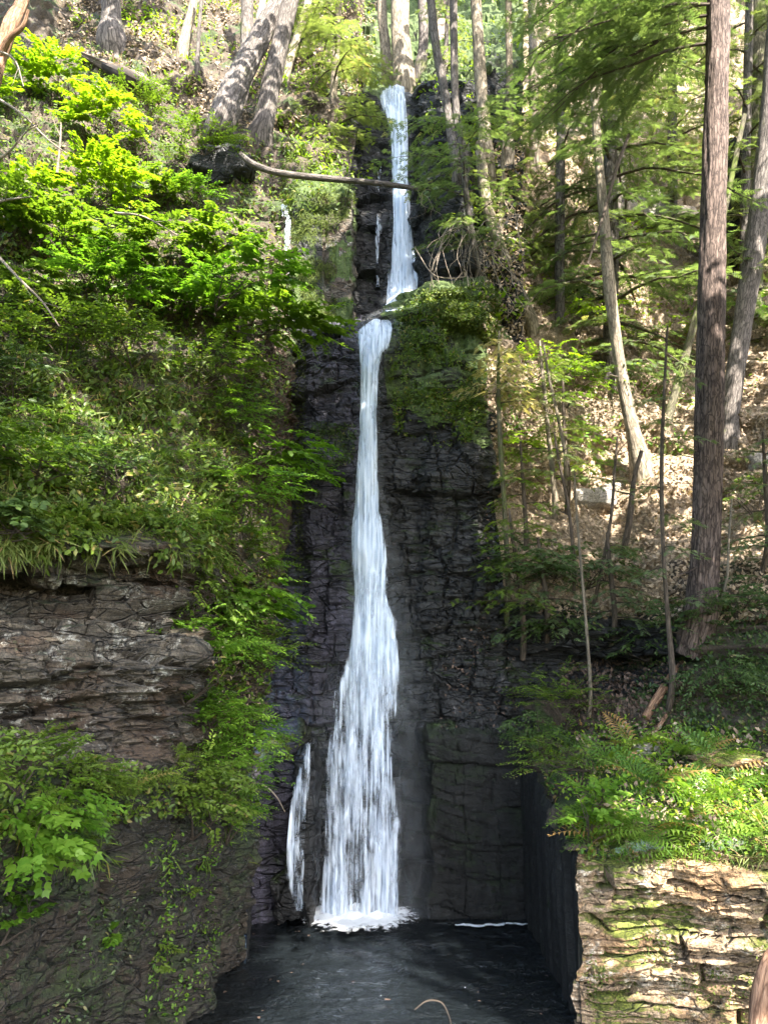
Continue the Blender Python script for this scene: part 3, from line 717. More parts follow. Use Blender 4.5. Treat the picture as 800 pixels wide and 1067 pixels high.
def shrub(label, px, py, w, h, leafm, tpl='ovate', ls=.11, n=700, out=.35, group=None, stemm='bark_twig', name='leafy_shrub', lay=.5, base=None, stems=6, flat=1.):
    if base is None: b, nn = hit(px, py)
    else: b, nn = np.array(base, float), np.array([1.2, -.5, .1])
    nn = nn*np.array([1, 1, .4]); nn = nn/(np.linalg.norm(nn)+1e-6)
    root = thing(name, b-nn*.03, label, 'shrub', group)
    c = b+nn*out*w+np.array([0, 0, h*.5])
    mf, mt = MB(), MB()
    n = int(n*(2. if px < 400 else 1.35)); nsp = max(6, n//22); PP, DD, UU, SS, RR = [], [], [], [], []
    tips = []
    for s in range(stems):
        d = nrm(c-b+rng.normal(0, .35, 3)*np.array([w, w, h*.5]))
        L = np.linalg.norm(c-b)*rng.uniform(.9, 1.3)
        tips.append(ranch(mt, b, d, L, .012+.006*h, 8, .2, .05, 5))
    for s in range(nsp):
        q = rdir(1, -.6, 1)[0]*rng.random()**.45*np.array([w*.5, w*.42, h*.5]); o = c+q
        d = nrm(q*np.array([1, 1, .15])+rng.normal(0, .25*w, 3)*np.array([1, 1, .25])+nn*.25*w)
        L = rng.uniform(.3, .55)*min(1.3, w*.8); k = max(5, int(22*rng.uniform(.7, 1.3)))
        t = np.linspace(0, 1, k)[:, None]; ax = o+d*L*t; ax[:, 2] -= (.22*L*t**2)[:, 0]
        up = nrm(np.array([0, 0, 1.])+rng.normal(0, .22, 3)+nn*.25)
        sd = nrm(np.cross(up, d)); sg = np.where(np.arange(k) % 2, 1, -1)[:, None]
        dv = d*rng.uniform(.3, 1, (k, 1))+sd*sg*rng.uniform(.5, 1.1, (k, 1))+rng.normal(0, .15, (k, 3)); dv[:, 2] -= .2
        PP.append(ax+dv*ls*.15); DD.append(dv); UU.append(up+rng.normal(0, .25, (k, 3))); SS.append(ls*rng.uniform(.6, 1.25, k)*(1-.35*t[:, 0])); RR.append(np.clip(rng.random()*.5+rng.random(k)*.5, 0, 1))
        if s % 3 == 0:
            tp = tips[s % len(tips)][-3]; tube(mt, curve([tp, (tp+o)/2+rng.normal(0, .05, 3), o, ax[-1]], 7), [.007, .006, .005, .005, .004, .003, .002], 4, capend=False)
    leaves(mf, tpl, np.concatenate(PP), np.concatenate(DD), np.concatenate(UU), np.concatenate(SS), np.concatenate(RR))
    mf.build('foliage', leafm, root); mt.build('stems', stemm, root)
    return root
def fern(label, px, py, size, leafm='fern_leaf', n=11, base=None, hang=.0, group=None, nn=None):
    b, nr = hit(px, py)
    if base is not None: b = np.array(base)
    nh = nr*np.array([1, 1, 0.]); nh = nh/(np.linalg.norm(nh)+1e-6)
    root = thing('fern', b, label, 'fern', group)
    mf = MB(); a = rng.random(n)*.5+np.arange(n)*2*math.pi/n
    D = np.stack([np.cos(a), np.sin(a), rng.uniform(.25, .9, n)-hang], -1)+nh*(.35+hang*.8)
    U = np.array([0, 0, 1.])+.2*rng.normal(size=(n, 3))+nh*.3
    leaves(mf, 'frond', np.repeat(b[None], n, 0)+rdir(n)*.02, D, U, size*rng.uniform(.65, 1.1, n))
    mf.build('fronds', leafm, root)
    # crown of the root stock
    ms = MB(); tube(ms, [b-[0, 0, .05], b+[0, 0, .04]], [.035, .02], 6); ms.build('rootstock', 'bark_twig', root)
    return root
from math import inf
def inpoly(x, y, poly):
    x = np.asarray(x); y = np.asarray(y); c = np.zeros(x.shape, bool); n = len(poly)
    for i in range(n):
        x1, y1 = poly[i]; x2, y2 = poly[(i+1) % n]
        c ^= ((y1 > y) != (y2 > y)) & (x < (x2-x1)*(y-y1)/((y2-y1) or 1e-9)+x1)
    return c
def scatter(poly, N, clump=0., cs=.8, seed=0):
    ex = any(p[0] <= 0 or p[0] >= 800 for p in poly); N = int(N*(1.25 if ex else 1))
    poly = [(-170 if p[0] <= 0 else 930 if p[0] >= 800 else p[0], p[1]) for p in poly]
    xs_ = [p[0] for p in poly]; ys = [p[1] for p in poly]
    PP, NN = [], []; tries = 0
    while len(PP) < N and tries < N*6:
        k = 2000; tries += k
        x = rng.uniform(min(xs_), max(xs_), k); y = rng.uniform(min(ys), max(ys), k)
        ok = inpoly(x, y, poly)
        for a, b_ in zip(x[ok], y[ok]):
            p, n = hit(a, b_); PP.append(p); NN.append(n)
    P = np.array(PP); Nn = np.array(NN)
    if clump > -1:
        keep = fbm(P*cs, 3, seed)+rng.normal(0, .15, len(P)) > clump
        P, Nn = P[keep], Nn[keep]
    return P[:N], Nn[:N]
def cover(name, poly, N, tpl, mat, size, label, clump=-2, cs=.8, seed=0, upb=.6, lift=.0, down=0., cat='ground cover', spread=1.):
    P, Nn = scatter(poly, N, clump, cs, seed)
    D = rdir(len(P))*spread; D -= (D*Nn).sum(-1, keepdims=True)*Nn*.6; D[:, 2] -= down; D += Nn*upb
    U = Nn+rng.normal(0, .35, P.shape)+np.array([0, 0, .5])
    mb = MB(); leaves(mb, tpl, P+Nn*lift*rng.random((len(P), 1)), D, U, size*rng.uniform(.5, 1.4, len(P)))
    return tag(mb.build(name, mat), label, cat, kind='stuff')

def boulder(label, px, py, wpx, hpx, mat, name='boulder', seed=0, dy=0., flat=1., res=22, dz=0., group=None, strat=.0, Y=None):
    b, nn = hit(px, py)
    if Y: b = W(px, py, Y)
    d = depth(b); rx, rz = wpx/F*d/2, hpx/F*d/2; ry = (rx+rz)/2*.9
    th, ph = np.meshgrid(np.linspace(0, math.pi, res), np.linspace(0, 2*math.pi, res*2)); n, m = th.shape
    q = np.stack([np.sin(th)*np.cos(ph), np.sin(th)*np.sin(ph), np.cos(th)], -1).reshape(-1, 3)
    q = np.sign(q)*np.abs(q)**.62; q = q/np.maximum(1, np.abs(q).max(-1, keepdims=True))
    s_ = 1+.22*fbm(q*1.3+seed*7.7, 3, seed)+.07*fbm(q*5+seed, 3, seed)
    P = q*s_[:, None]*np.array([rx, ry, rz])
    P += strat*np.array([1, 1, 0])*(_h(np.floor(P[:, 2]/.07), P[:, 0]*0, P[:, 0]*0, seed)*.06)[:, None]
    P = P+b+np.array([0, dy, dz])
    i, j = np.meshgrid(np.arange(n-1), np.arange(m-1), indexing='ij'); i, j = i.ravel(), j.ravel()
    mb = MB(); mb.add(P, np.stack([i*m+j, i*m+j+1, (i+1)*m+j+1, (i+1)*m+j], -1)[:, ::1])
    return tag(mb.build(name, mat), label, 'rock', group)

# =================================================== ground covers
LEFTS = [(0, 40), (120, 45), (220, 140), (300, 150), (368, 195), (368, 215), (300, 225), (300, 345), (298, 480), (290, 640), (262, 800), (258, 860), (200, 850), (215, 700), (240, 590), (190, 560), (0, 555)]
cover('ground_cover', LEFTS, 26000, 'ovate', 'leaf_green', .1, 'low green leafy undergrowth matting the left slope', clump=-.6, seed=2, lift=.2, upb=.5)
cover('grass', [(0, 380), (130, 360), (235, 380), (250, 500), (235, 585), (190, 565), (0, 560)], 8000, 'blade', 'grass_leaf', .26, 'brownish grass and trailing stems drooping over the left rock lip', clump=-.3, seed=5, upb=.5, down=.5)
cover('leaf_litter', [(60, 0), (400, 0), (385, 90), (300, 150), (180, 110), (110, 100), (60, 60)], 9000, 'chip', 'litter_leaf', .1, 'fallen brown leaves lying on the upper left slope', clump=-.2, seed=8, upb=.1, lift=.03, cat='leaf litter')
cover('leaf_litter', [(510, 150), (800, 120), (800, 640), (700, 650), (560, 640), (525, 560), (500, 330)], 34000, 'chip', 'litter_leaf', .1, 'pinkish brown fallen leaves covering the right slope', clump=-.8, seed=9, upb=.12, lift=.04, cat='leaf litter')
cover('ground_cover', [(440, 0), (800, 0), (800, 330), (560, 340), (500, 330), (440, 120)], 6500, 'ovate', 'leaf_yellow', .13, 'sparse yellow green undergrowth on the upper right slope', clump=.05, seed=12, lift=.12)
cover('ground_cover', [(520, 370), (700, 350), (800, 330), (800, 480), (640, 480), (560, 450), (515, 470)], 2600, 'ovate', 'leaf_fresh', .11, 'patchy green seedlings on the right leaf litter slope', clump=.15, seed=13, lift=.12)
cover('ground_cover', [(60, 0), (390, 0), (392, 90), (385, 190), (310, 190), (290, 130), (180, 110), (100, 60)], 5200, 'ovate', 'leaf_yellow', .12, 'sparse yellow green plants on the slope under the leaning trunks', clump=-.02, seed=14, lift=.12)
cover('moss', [(412, 325), (440, 305), (505, 300), (505, 430), (480, 475), (440, 460), (412, 450), (405, 380)], 8500, 'ovate', 'leaf_green', .07, 'green moss and small leaves on rock right of the falls', clump=-.3, cs=1.6, seed=15, lift=.06, cat='moss')
cover('moss', [(440, 302), (520, 300), (520, 360), (470, 345), (440, 330)], 4000, 'ovate', 'moss_leaf', .07, 'yellow green moss along the top of the rock right of the falls', clump=-.3, cs=2, seed=16, lift=.05, cat='moss')
cover('moss', [(300, 145), (368, 190), (370, 215), (350, 240), (350, 330), (318, 340), (305, 250), (290, 190)], 9000, 'blade', 'moss_leaf', .16, 'bright moss and grass hanging on the upper rock column', clump=-.35, cs=2, seed=17, upb=.3, down=.7, cat='moss')
cover('moss', [(308, 345), (320, 345), (316, 620), (308, 620)], 900, 'ovate', 'moss_leaf', .045, 'thin line of moss down the cliff seam left of the falls', seed=18, lift=.02, cat='moss')
cover('moss', [(325, 440), (372, 442), (368, 480), (345, 490), (330, 520), (325, 480)], 1500, 'ovate', 'leaf_dark', .05, 'small moss patch on the cliff directly left of the falls', clump=-.3, cs=3, seed=19, lift=.02, cat='moss')
cover('moss', [(262, 770), (318, 765), (312, 790), (262, 800)], 600, 'ovate', 'moss_leaf', .05, 'thin moss on top of the smooth slab', clump=0, cs=3, seed=20, cat='moss')
cover('leaf_litter', [(248, 350), (306, 345), (306, 478), (262, 470)], 2600, 'chip', 'litter_dark', .06, 'grey purple wet debris caught on the cliff left of the seam', clump=-.4, cs=3, seed=21, upb=.2, cat='leaf litter')
cover('leaf_litter', [(500, 500), (530, 520), (540, 760), (450, 765), (455, 700), (500, 640)], 350, 'chip', 'litter_dark', .06, 'scattered fallen leaves stuck on the dark cliff right of the falls', clump=0, cs=3, seed=22, cat='leaf litter')
cover('leaf_litter', [(230, 560), (290, 560), (265, 800), (215, 780)], 900, 'chip', 'litter_leaf', .07, 'brown leaves caught in the green gully left of the cliff', seed=23, cat='leaf litter')
cover('leaf_litter', [(580, 690), (720, 690), (720, 800), (640, 800), (600, 750)], 2600, 'chip', 'litter_dark', .08, 'dull fallen leaves under the overhang behind the fern ledge', clump=-.4, seed=24, cat='leaf litter')
cover('ground_cover', [(700, 640), (800, 600), (800, 780), (690, 760), (660, 720)], 4200, 'ovate', 'leaf_dark', .07, 'dark green low plants on the bank below the big trunk', clump=-.5, seed=25, lift=.1)
cover('ground_cover', [(545, 755), (640, 745), (800, 765), (800, 885), (610, 900), (580, 850)], 5200, 'ovate', 'fern_leaf', .07, 'mixed green and yellow plants matting the ledge above the sunlit rock', clump=-.35, seed=26, lift=.1)
cover('grass', [(590, 850), (800, 845), (800, 890), (605, 905)], 2200, 'blade', 'grass_leaf', .17, 'dry grass drooping over the sunlit rock edge', clump=-.2, cs=1.6, seed=27, upb=.5, down=.6)
cover('moss', [(610, 985), (700, 960), (800, 990), (800, 1060), (610, 1060)], 1800, 'ovate', 'moss_leaf', .035, 'yellow green moss low on the sunlit rock', clump=.15, cs=2, seed=28, cat='moss')
cover('ground_cover', [(0, 760), (60, 790), (180, 800), (200, 850), (150, 850), (0, 900)], 3400, 'ovate', 'leaf_green', .06, 'small green plants on the ledge beneath the layered outcrop', clump=-.3, seed=29, lift=.1)
cover('ground_cover', [(150, 870), (260, 850), (262, 900), (200, 1060), (140, 1060)], 500, 'ovate', 'leaf_fresh', .05, 'tiny plants dotted over the lower left rock wall', clump=.2, cs=2, seed=30, lift=.03)
cover('moss', [(0, 860), (100, 840), (262, 860), (262, 1000), (200, 1067), (0, 1067)], 1600, 'ovate', 'leaf_dark', .04, 'dark moss patches on the brown lower left wall', clump=.3, cs=1.2, seed=31, lift=.02, cat='moss')
cover('grass', [(20, 850), (262, 850), (262, 900), (20, 900)], 900, 'blade', 'leaf_green', .2, 'hanging green blades along the top of the lower left wall', clump=-.1, seed=32, upb=.4, down=.8)
cover('grass', [(0, 535), (240, 540), (245, 590), (190, 580), (0, 572)], 2600, 'blade', 'grass_leaf', .28, 'trailing grass tufts hanging over the rock outcrop lip', clump=.12, cs=2.2, seed=41, upb=.6, down=1.)
cover('ground_cover', [(0, 530), (240, 535), (245, 585), (190, 578), (0, 570)], 2600, 'ovate', 'leaf_green', .09, 'leafy stems spilling over the rock outcrop lip', clump=-.1, cs=1.4, seed=42, upb=.7, down=.5, lift=.25)
cover('ground_cover', [(560, 780), (640, 760), (800, 790), (800, 880), (610, 890)], 2200, 'ovate', 'leaf_yellow', .075, 'yellowing leaves mixed through the plants above the sunlit rock', clump=.0, cs=1.3, seed=44, lift=.3)
cover('leaf_litter', [(600, 770), (700, 750), (800, 780), (800, 880), (620, 890)], 2200, 'chip', 'litter_leaf', .08, 'dry brown leaves among the ferns above the sunlit rock', clump=.0, cs=1.5, seed=45, lift=.15, cat='leaf litter')
# floating leaves
P_ = []
for k in range(90):
    x = rng.uniform(-2.15, 2.3); y = rng.uniform(9.6, 13.6)
    if x > -1.2 and rng.random() < .8: continue
    P_.append((x, y, .03))
mb = MB(); leaves(mb, 'chip', P_, rdir(len(P_), -.1, .1), [0, 0, 1], rng.uniform(.03, .08, len(P_))); tag(mb.build('floating_leaves', 'litter_dark'), 'scattered small leaves floating on the dark pool', 'leaf litter', kind='stuff')

# =================================================== shrubs of the left slope
G1 = 'leafy shrubs on the left slope'
SH = [ # label, px, py, w, h, material, template, leaf size, count
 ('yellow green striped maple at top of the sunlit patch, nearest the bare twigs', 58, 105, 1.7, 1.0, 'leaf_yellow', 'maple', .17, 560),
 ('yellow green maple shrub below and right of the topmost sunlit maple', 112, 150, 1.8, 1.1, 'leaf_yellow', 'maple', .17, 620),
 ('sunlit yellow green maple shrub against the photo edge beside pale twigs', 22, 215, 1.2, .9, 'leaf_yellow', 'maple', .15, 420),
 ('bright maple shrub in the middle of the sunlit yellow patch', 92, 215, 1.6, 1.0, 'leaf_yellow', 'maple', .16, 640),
 ('bright green maple shrub between yellow patch and small leaved bushes', 150, 215, 1.5, .9, 'leaf_maple', 'maple', .15, 560),
 ('small leaved green bush just below the hollow fallen log', 150, 130, 1.6, .9, 'leaf_green', 'ovate', .1, 800),
 ('small leaved bush under the base of the thick leaning trunk', 200, 170, 1.8, .9, 'leaf_green', 'ovate', .1, 900),
 ('small leaved bush by the wet dark hole under the leaning trunk', 205, 215, 1.2, .7, 'leaf_fresh', 'ovate', .1, 600),
 ('broad leaved green maple spreading in tiers above the brownish grass', 60, 275, 1.6, 1.0, 'leaf_maple', 'maple', .16, 600),
 ('wide maple shrub whose tiers reach furthest towards the falls', 300, 322, 2.3, .45, 'leaf_maple', 'maple', .16, 640),
 ('maple shrub in front of the small side trickle', 268, 285, 2.0, 1.3, 'leaf_fresh', 'maple', .17, 560),
 ('large leaved green maple left of the side trickle', 215, 265, 1.7, 1.0, 'leaf_maple', 'maple', .17, 620),
 ('large leaved maple at centre of the green left slope', 155, 280, 1.8, 1.0, 'leaf_maple', 'maple', .16, 700),
 ('dense green maple below the centre of the left slope', 105, 320, 1.7, .9, 'leaf_fresh', 'maple', .15, 680),
 ('green maple shrub with drooping tiers above the cliff corner', 195, 335, 1.8, .9, 'leaf_fresh', 'maple', .15, 720),
 ('green maple shrub hanging over the wet debris wall', 250, 345, 1.5, .8, 'leaf_maple', 'maple', .14, 620),
 ('shaded green maple at the photo edge above dead twigs', 15, 325, 1.5, .9, 'leaf_green', 'maple', .15, 560),
 ('fine leaved green shrub in the shade above brown grass', 70, 375, 1.6, .8, 'leaf_green', 'ovate', .1, 760),
 ('fine leaved shrub with upright stems left of wet debris wall', 140, 385, 1.6, .8, 'leaf_green', 'ovate', .1, 800),
 ('fine leaved shrub touching the wet debris wall', 205, 400, 1.5, .8, 'leaf_green', 'ovate', .1, 760),
 ('dark shrub at the photo edge among the shaded grass', 15, 420, 1.2, .8, 'leaf_dark', 'ovate', .1, 600),
 ('feathery green shrub hanging over the outcrop lip by the cliff', 228, 450, 1.2, .9, 'leaf_fresh', 'ovate', .08, 760),
 ('layered shrub spreading over the left end of the outcrop lip', 35, 500, 1.4, .5, 'leaf_maple', 'broad', .09, 520),
 ('shaded shrub over the middle of the outcrop lip', 110, 520, 1.2, .5, 'leaf_dark', 'ovate', .08, 520),
 ('pale leaved plant at outcrop lip against the photo edge', 8, 560, .8, .6, 'leaf_dark', 'broad', .11, 260),
 ('bright fern like bush at the top of the gully beside the cliff', 272, 500, 1.3, .9, 'leaf_fresh', 'broad', .12, 520),
 ('bright bush in the gully right of the outcrop lip', 248, 545, 1.2, .9, 'leaf_fresh', 'ovate', .09, 640),
 ('low bush halfway down the gully where it narrows', 255, 600, 1.1, .8, 'leaf_green', 'ovate', .1, 480),
 ('green bush in the gully level with the pale outcrop face', 245, 655, 1.2, .8, 'leaf_fresh', 'broad', .12, 460),
 ('bush in the gully touching the outcrop corner', 222, 700, 1.2, .8, 'leaf_fresh', 'ovate', .09, 700),
 ('bush in the gully just above the smooth slab', 262, 715, 1.1, .7, 'leaf_green', 'ovate', .09, 620),
 ('soft green bush under the outcrop corner', 205, 785, .9, .6, 'leaf_fresh', 'ovate', .08, 760),
 ('soft green bush left of the smooth slab top', 238, 790, 1.0, .7, 'leaf_fresh', 'ovate', .08, 700),
 ('bush hanging over the lower wall corner beside the slab', 228, 845, .9, .7, 'leaf_fresh', 'ovate', .07, 640),
 ('bush trailing down the lower left wall under the outcrop corner', 188, 850, .8, .6, 'leaf_green', 'ovate', .08, 480),
 ('fine leaved bush on the ledge at the photo edge under the outcrop', 18, 830, .8, .4, 'leaf_green', 'ovate', .06, 760),
 ('fine leaved bush on the ledge under the outcrop middle', 75, 838, .7, .4, 'leaf_green', 'ovate', .06, 760),
 ('shaded bush on the lower ledge above the brown wall', 45, 880, .8, .5, 'leaf_dark', 'ovate', .065, 700),
 ('soft bush trailing from the wall corner lowest beside the slab', 236, 880, .8, .9, 'leaf_fresh', 'ovate', .07, 460),
 ('green fern like bush hanging below the gully bushes, second lowest', 205, 875, .9, .8, 'leaf_green', 'ovate', .08, 460),
 ('leafy bush covering the lower corner of the layered outcrop', 196, 735, .9, .9, 'leaf_fresh', 'ovate', .09, 460),
 ('leafy bush clinging to the upper corner of the layered outcrop', 205, 640, .9, 1.0, 'leaf_green', 'ovate', .09, 460),
 ('light green bush at the photo edge beneath the ledge ferns', 22, 880, .8, .6, 'leaf_fresh', 'ovate', .09, 420),
 ('bright broad leaved bush at the photo edge low on the wall', 5, 915, .9, .7, 'leaf_fresh', 'maple', .12, 330),
 ('lowest broad leaved plant against the photo edge on the wall', 2, 985, .45, .4, 'leaf_fresh', 'maple', .1, 150),
 ('small seedling growing alone on the brown lower wall', 113, 985, .22, .16, 'leaf_fresh', 'broad', .1, 24),
 ('trailing plant on the lower wall closest to the pool', 163, 1030, .35, .7, 'leaf_green', 'ovate', .06, 150),
 ('small sprig on the lower wall beneath the gully bushes', 190, 950, .3, .5, 'leaf_green', 'ovate', .05, 80),
]
for i, s in enumerate(SH):
    low = s[2] > 900
    bs = {300: (268, 350, 13.9), 268: (225, 325, 13.6)}.get(s[1]) if s[6] == 'maple' else None
    if s[1] > 180 and 480 < s[2] < 880 and not low: s = (s[0], s[1]-4, s[2], s[3]*1.3, s[4]*1.25, s[5], s[6], s[7], int(s[8]*1.35))
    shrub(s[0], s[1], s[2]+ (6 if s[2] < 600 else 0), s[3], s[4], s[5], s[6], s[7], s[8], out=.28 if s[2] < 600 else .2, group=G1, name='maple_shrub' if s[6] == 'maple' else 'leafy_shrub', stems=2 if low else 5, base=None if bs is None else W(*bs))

for i, s in enumerate([('yellow green maple shrub just left of the view, highest on the slope', -50, 110, 1.9, 1.1, 'leaf_yellow', 'maple', .17, 500),
 ('green maple shrub just left of the view below the pale twigs', -50, 250, 1.8, 1.1, 'leaf_maple', 'maple', .16, 520),
 ('shaded green shrub just left of the view above the outcrop', -60, 380, 1.7, 1.0, 'leaf_green', 'ovate', .11, 560),
 ('low green shrub just left of the view on the outcrop lip', -60, 510, 1.4, .8, 'leaf_green', 'ovate', .1, 560),
 ('broad green shrub further left of the view above the outcrop', -140, 330, 1.8, 1.1, 'leaf_fresh', 'maple', .15, 500),
 ('green shrub left of the view on the ledge under the outcrop', -50, 850, .9, .6, 'leaf_green', 'ovate', .08, 420)]):
    shrub(*s[:9], out=.25, group=G1, name='maple_shrub' if s[6] == 'maple' else 'leafy_shrub')
# right side shrubs
G2 = 'shrubs on the right bank'
for s in [
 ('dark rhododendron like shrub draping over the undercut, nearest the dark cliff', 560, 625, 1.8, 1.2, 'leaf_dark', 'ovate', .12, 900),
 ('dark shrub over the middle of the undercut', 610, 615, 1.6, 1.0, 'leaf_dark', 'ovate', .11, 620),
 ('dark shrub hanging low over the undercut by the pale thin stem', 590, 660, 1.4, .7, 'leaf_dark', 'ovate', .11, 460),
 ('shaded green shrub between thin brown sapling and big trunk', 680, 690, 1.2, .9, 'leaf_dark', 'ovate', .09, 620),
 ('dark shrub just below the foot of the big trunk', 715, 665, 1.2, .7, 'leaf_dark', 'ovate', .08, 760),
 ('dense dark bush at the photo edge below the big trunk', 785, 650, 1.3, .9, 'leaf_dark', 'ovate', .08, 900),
 ('dense bush above the dark gap beside the ledge stone', 760, 715, 1.3, .7, 'leaf_dark', 'ovate', .08, 800),
 ('shaded shrub at the photo edge right of the big trunk', 790, 545, 1.4, .9, 'leaf_green', 'ovate', .09, 700),
 ('thin green shrub behind the big trunk beside the mossy trunk foot', 775, 350, 1.4, 1.0, 'leaf_fresh', 'broad', .12, 320),
 ('sunny yellow green shrub above the mossy sapling', 545, 400, 1.7, .8, 'leaf_yellow', 'ovate', .11, 520),
 ('bright green layered shrub on the sunny slope by the slender saplings', 590, 425, 2.0, .9, 'leaf_maple', 'ovate', .12, 760),
 ('sunlit shrub behind the dappled crooked trunk', 600, 350, 1.8, .8, 'leaf_yellow', 'ovate', .12, 360),
 ('low sunlit shrub between crooked trunk and leaning mossy stem', 690, 355, 1.8, .7, 'leaf_yellow', 'ovate', .11, 360),
 ('green shrub on slope below the pale boulder', 640, 265, 2.0, .8, 'leaf_yellow', 'ovate', .13, 320),
 ('yellow green shrub at the cliff edge under the mossy sapling', 535, 475, 1.3, .6, 'leaf_yellow', 'ovate', .1, 460),
 ('dark leaved bush on the ledge corner above the black wall', 585, 765, 1.5, 1.0, 'leaf_green', 'ovate', .07, 1500),
 ('blue green bush overhanging the top of the black wall', 562, 785, 1.1, .9, 'leaf_dark', 'ovate', .07, 1000),
 ('low green bush between ledge corner bush and the ferns', 606, 830, 1.2, .8, 'leaf_green', 'ovate', .07, 1000),
 ('light green bush hanging at the corner of the sunlit rock', 612, 880, .9, .7, 'leaf_fresh', 'broad', .09, 420),
]:
    shrub(*s[:5], s[5], s[6], s[7], s[8], out=.25, group=G2)

# =================================================== ferns
FR = [(640,800,.42),(622,845,.4),(650,850,.42),(675,822,.45),(690,860,.4),(715,838,.45),(735,865,.4),(752,830,.45),(775,850,.45),(795,870,.4),(655,885,.34),(700,885,.32),(765,885,.34),(788,820,.42),(660,780,.45),(725,790,.4),(632,872,.36),(672,868,.36),(718,872,.34),(745,800,.4)]
FR.sort()
ORD = ['first','second','third','fourth','fifth','sixth','seventh','eighth','ninth','tenth','eleventh','twelfth','thirteenth','fourteenth','fifteenth','sixteenth','seventeenth','eighteenth','nineteenth','twentieth','twenty-first','twenty-second','twenty-third','twenty-fourth']
for i, (x, y, s_) in enumerate(FR):
    fern(f'{"yellowing" if x > 700 else "green"} fern above the sunlit rock, {ORD[i]} counting from the black wall', x, y, s_*2.0, 'fern_leaf', 13, hang=.5 if y > 840 else 0, group='ferns on the ledge above the sunlit rock')
FL = [(30,545,.55),(75,550,.5),(120,548,.55),(160,545,.55),(205,540,.6),(95,480,.6),(180,480,.6),(230,500,.6),(55,440,.6)]
FL.sort()
for i, (x, y, s_) in enumerate(FL):
    fern(f'fern drooping above the layered outcrop, {ORD[i]} counting from the photo edge', x, y, s_*1.3, 'fern_leaf' if i % 2 else 'leaf_green', 10, hang=.4, group='ferns above the layered outcrop')
FB = [(60,840,.3),(105,815,.42),(135,825,.4),(165,815,.42),(185,790,.42),(25,850,.4),(85,880,.32)]
FB.sort()
for i, (x, y, s_) in enumerate(FB):
    fern(f'fern on the ledge beneath the outcrop, {ORD[i]} counting from the photo edge', x, y, s_*1.2, 'leaf_green', 11, hang=.3, group='ferns beneath the layered outcrop')
FG = [(262,560,.5),(275,590,.5),(240,620,.5),(262,640,.5),(232,680,.45),(255,745,.45),(245,830,.4)]
for i, (x, y, s_) in enumerate(sorted(FG, key=lambda q: q[1])):
    fern(f'light green fern in the gully beside the cliff, {ORD[i]} counting downwards', x, y, s_*1.6, 'leaf_fresh', 11, hang=.3, group='ferns in the gully')

# =================================================== big trunks, right
def tree(label, ctrl, bark, name='hemlock_tree', stubs=0, sides=20, rough=.06, flute=.35, n=110, crown=None):
    c = [(a, b_, hitY(ctrl[0][0], ctrl[0][1]) if k == 0 and y is None else y, w) for k, (a, b_, y, w) in enumerate(ctrl)]
    Y0 = c[0][2]; c = [(a, b_, Y0+(0 if y is None else y if abs(y) < 6 else y-Y0), w) for a, b_, y, w in c]
    g0, gn = hit(c[0][0], c[0][1])
    if abs(g0[1]-Y0) > 1.2 and ctrl[0][2] is not None: pass
    root = thing(name, W(c[0][0], c[0][1], c[0][2]), label, 'tree')
    p, r = add_trunk(root, c, bark, sides, rough, flute*(.5 if flute < .5 else 1), n, stubs)
    return root, p, r
BIG = tree('tall straight hemlock trunk with reddish furrowed bark and flared mossy foot', [(730,638,13.4,33),(732,612,13.4,29),(735,560,13.4,27),(738,450,13.45,28),(742,250,13.5,25),(747,60,13.6,22),(749,-60,13.7,22),(754,-350,13.9,20),(760,-700,14,12)], 'bark_red', stubs=4, sides=72, rough=.05, n=320, flute=.04)
mf, mt = MB(), MB(); pr_ = proj(BIG[1])[1]
for k in range(20):
    i = int(np.argmin(np.abs(pr_-rng.uniform(-330, 60))))
    bough(mf, mt, BIG[1][i], (-1, rng.uniform(-.45, .6), rng.uniform(-.1, .15)), rng.uniform(2.4, 5.4), rng.uniform(.25, .6), .85, .24, .05)
for k in range(8):
    i = int(np.argmin(np.abs(pr_-rng.uniform(-500, -60))))
    bough(mf, mt, BIG[1][i], (rng.uniform(-.6, 1), rng.uniform(-.6, 1), .05), rng.uniform(2, 4), .4, .8, .26, .05)
mf.build('crown', 'hemlock_leaf', BIG[0]); mt.build('branches', 'bark_twig', BIG[0])
LEAN = tree('grey trunk leaning behind the big red trunk, growing from the dappled slope', [(757,470,None,26),(760,430,0,19),(772,345,0,19),(787,250,.1,21),(799,150,.2,20),(812,0,.3,20),(840,-300,.6,18)], 'bark_grey', sides=24, rough=.05, n=140, stubs=1)
MOS = tree('dark mossy trunk standing behind the grey leaning trunk at the photo edge', [(780,335,None,26),(783,260,0,22),(787,180,0,22),(791,80,0,21),(794,-20,0,20),(800,-300,0,16)], 'bark_mossy', sides=20, rough=.05, n=110, stubs=3)
tree('pale crooked trunk dappled with sun in the middle of the right slope', [(668,490,None,24),(660,452,-.1,15),(652,415,-.1,13),(644,370,-.1,12),(637,320,-.1,12),(632,270,0,12),(628,215,0,10),(622,150,0,9),(618,60,0,9),(615,-100,0,8)], 'bark_pale', sides=16, n=110, stubs=2)
tree('slim mossy stem leaning between the crooked trunk and big red trunk', [(690,468,None,12),(697,430,0,9),(707,395,0,9),(718,355,0,8),(733,300,0,7),(752,230,0,6),(775,120,.2,5)], 'bark_mossy', sides=12, n=60)
T5 = tree('straight grey trunk rising above the pale boulder', [(644,258,None,20),(643,200,0,15),(641,120,0,14),(639,40,0,13),(637,-80,0,12)], 'bark_grey', sides=14, n=60)
T7 = tree('pale trunk leaning over the bare roots beside the upper fall', [(551,332,None,16),(538,300,-.2,13),(524,265,-.4,12),(511,230,-.5,12),(503,190,-.4,12),(500,150,-.2,11)], 'bark_pale', sides=14, n=60)
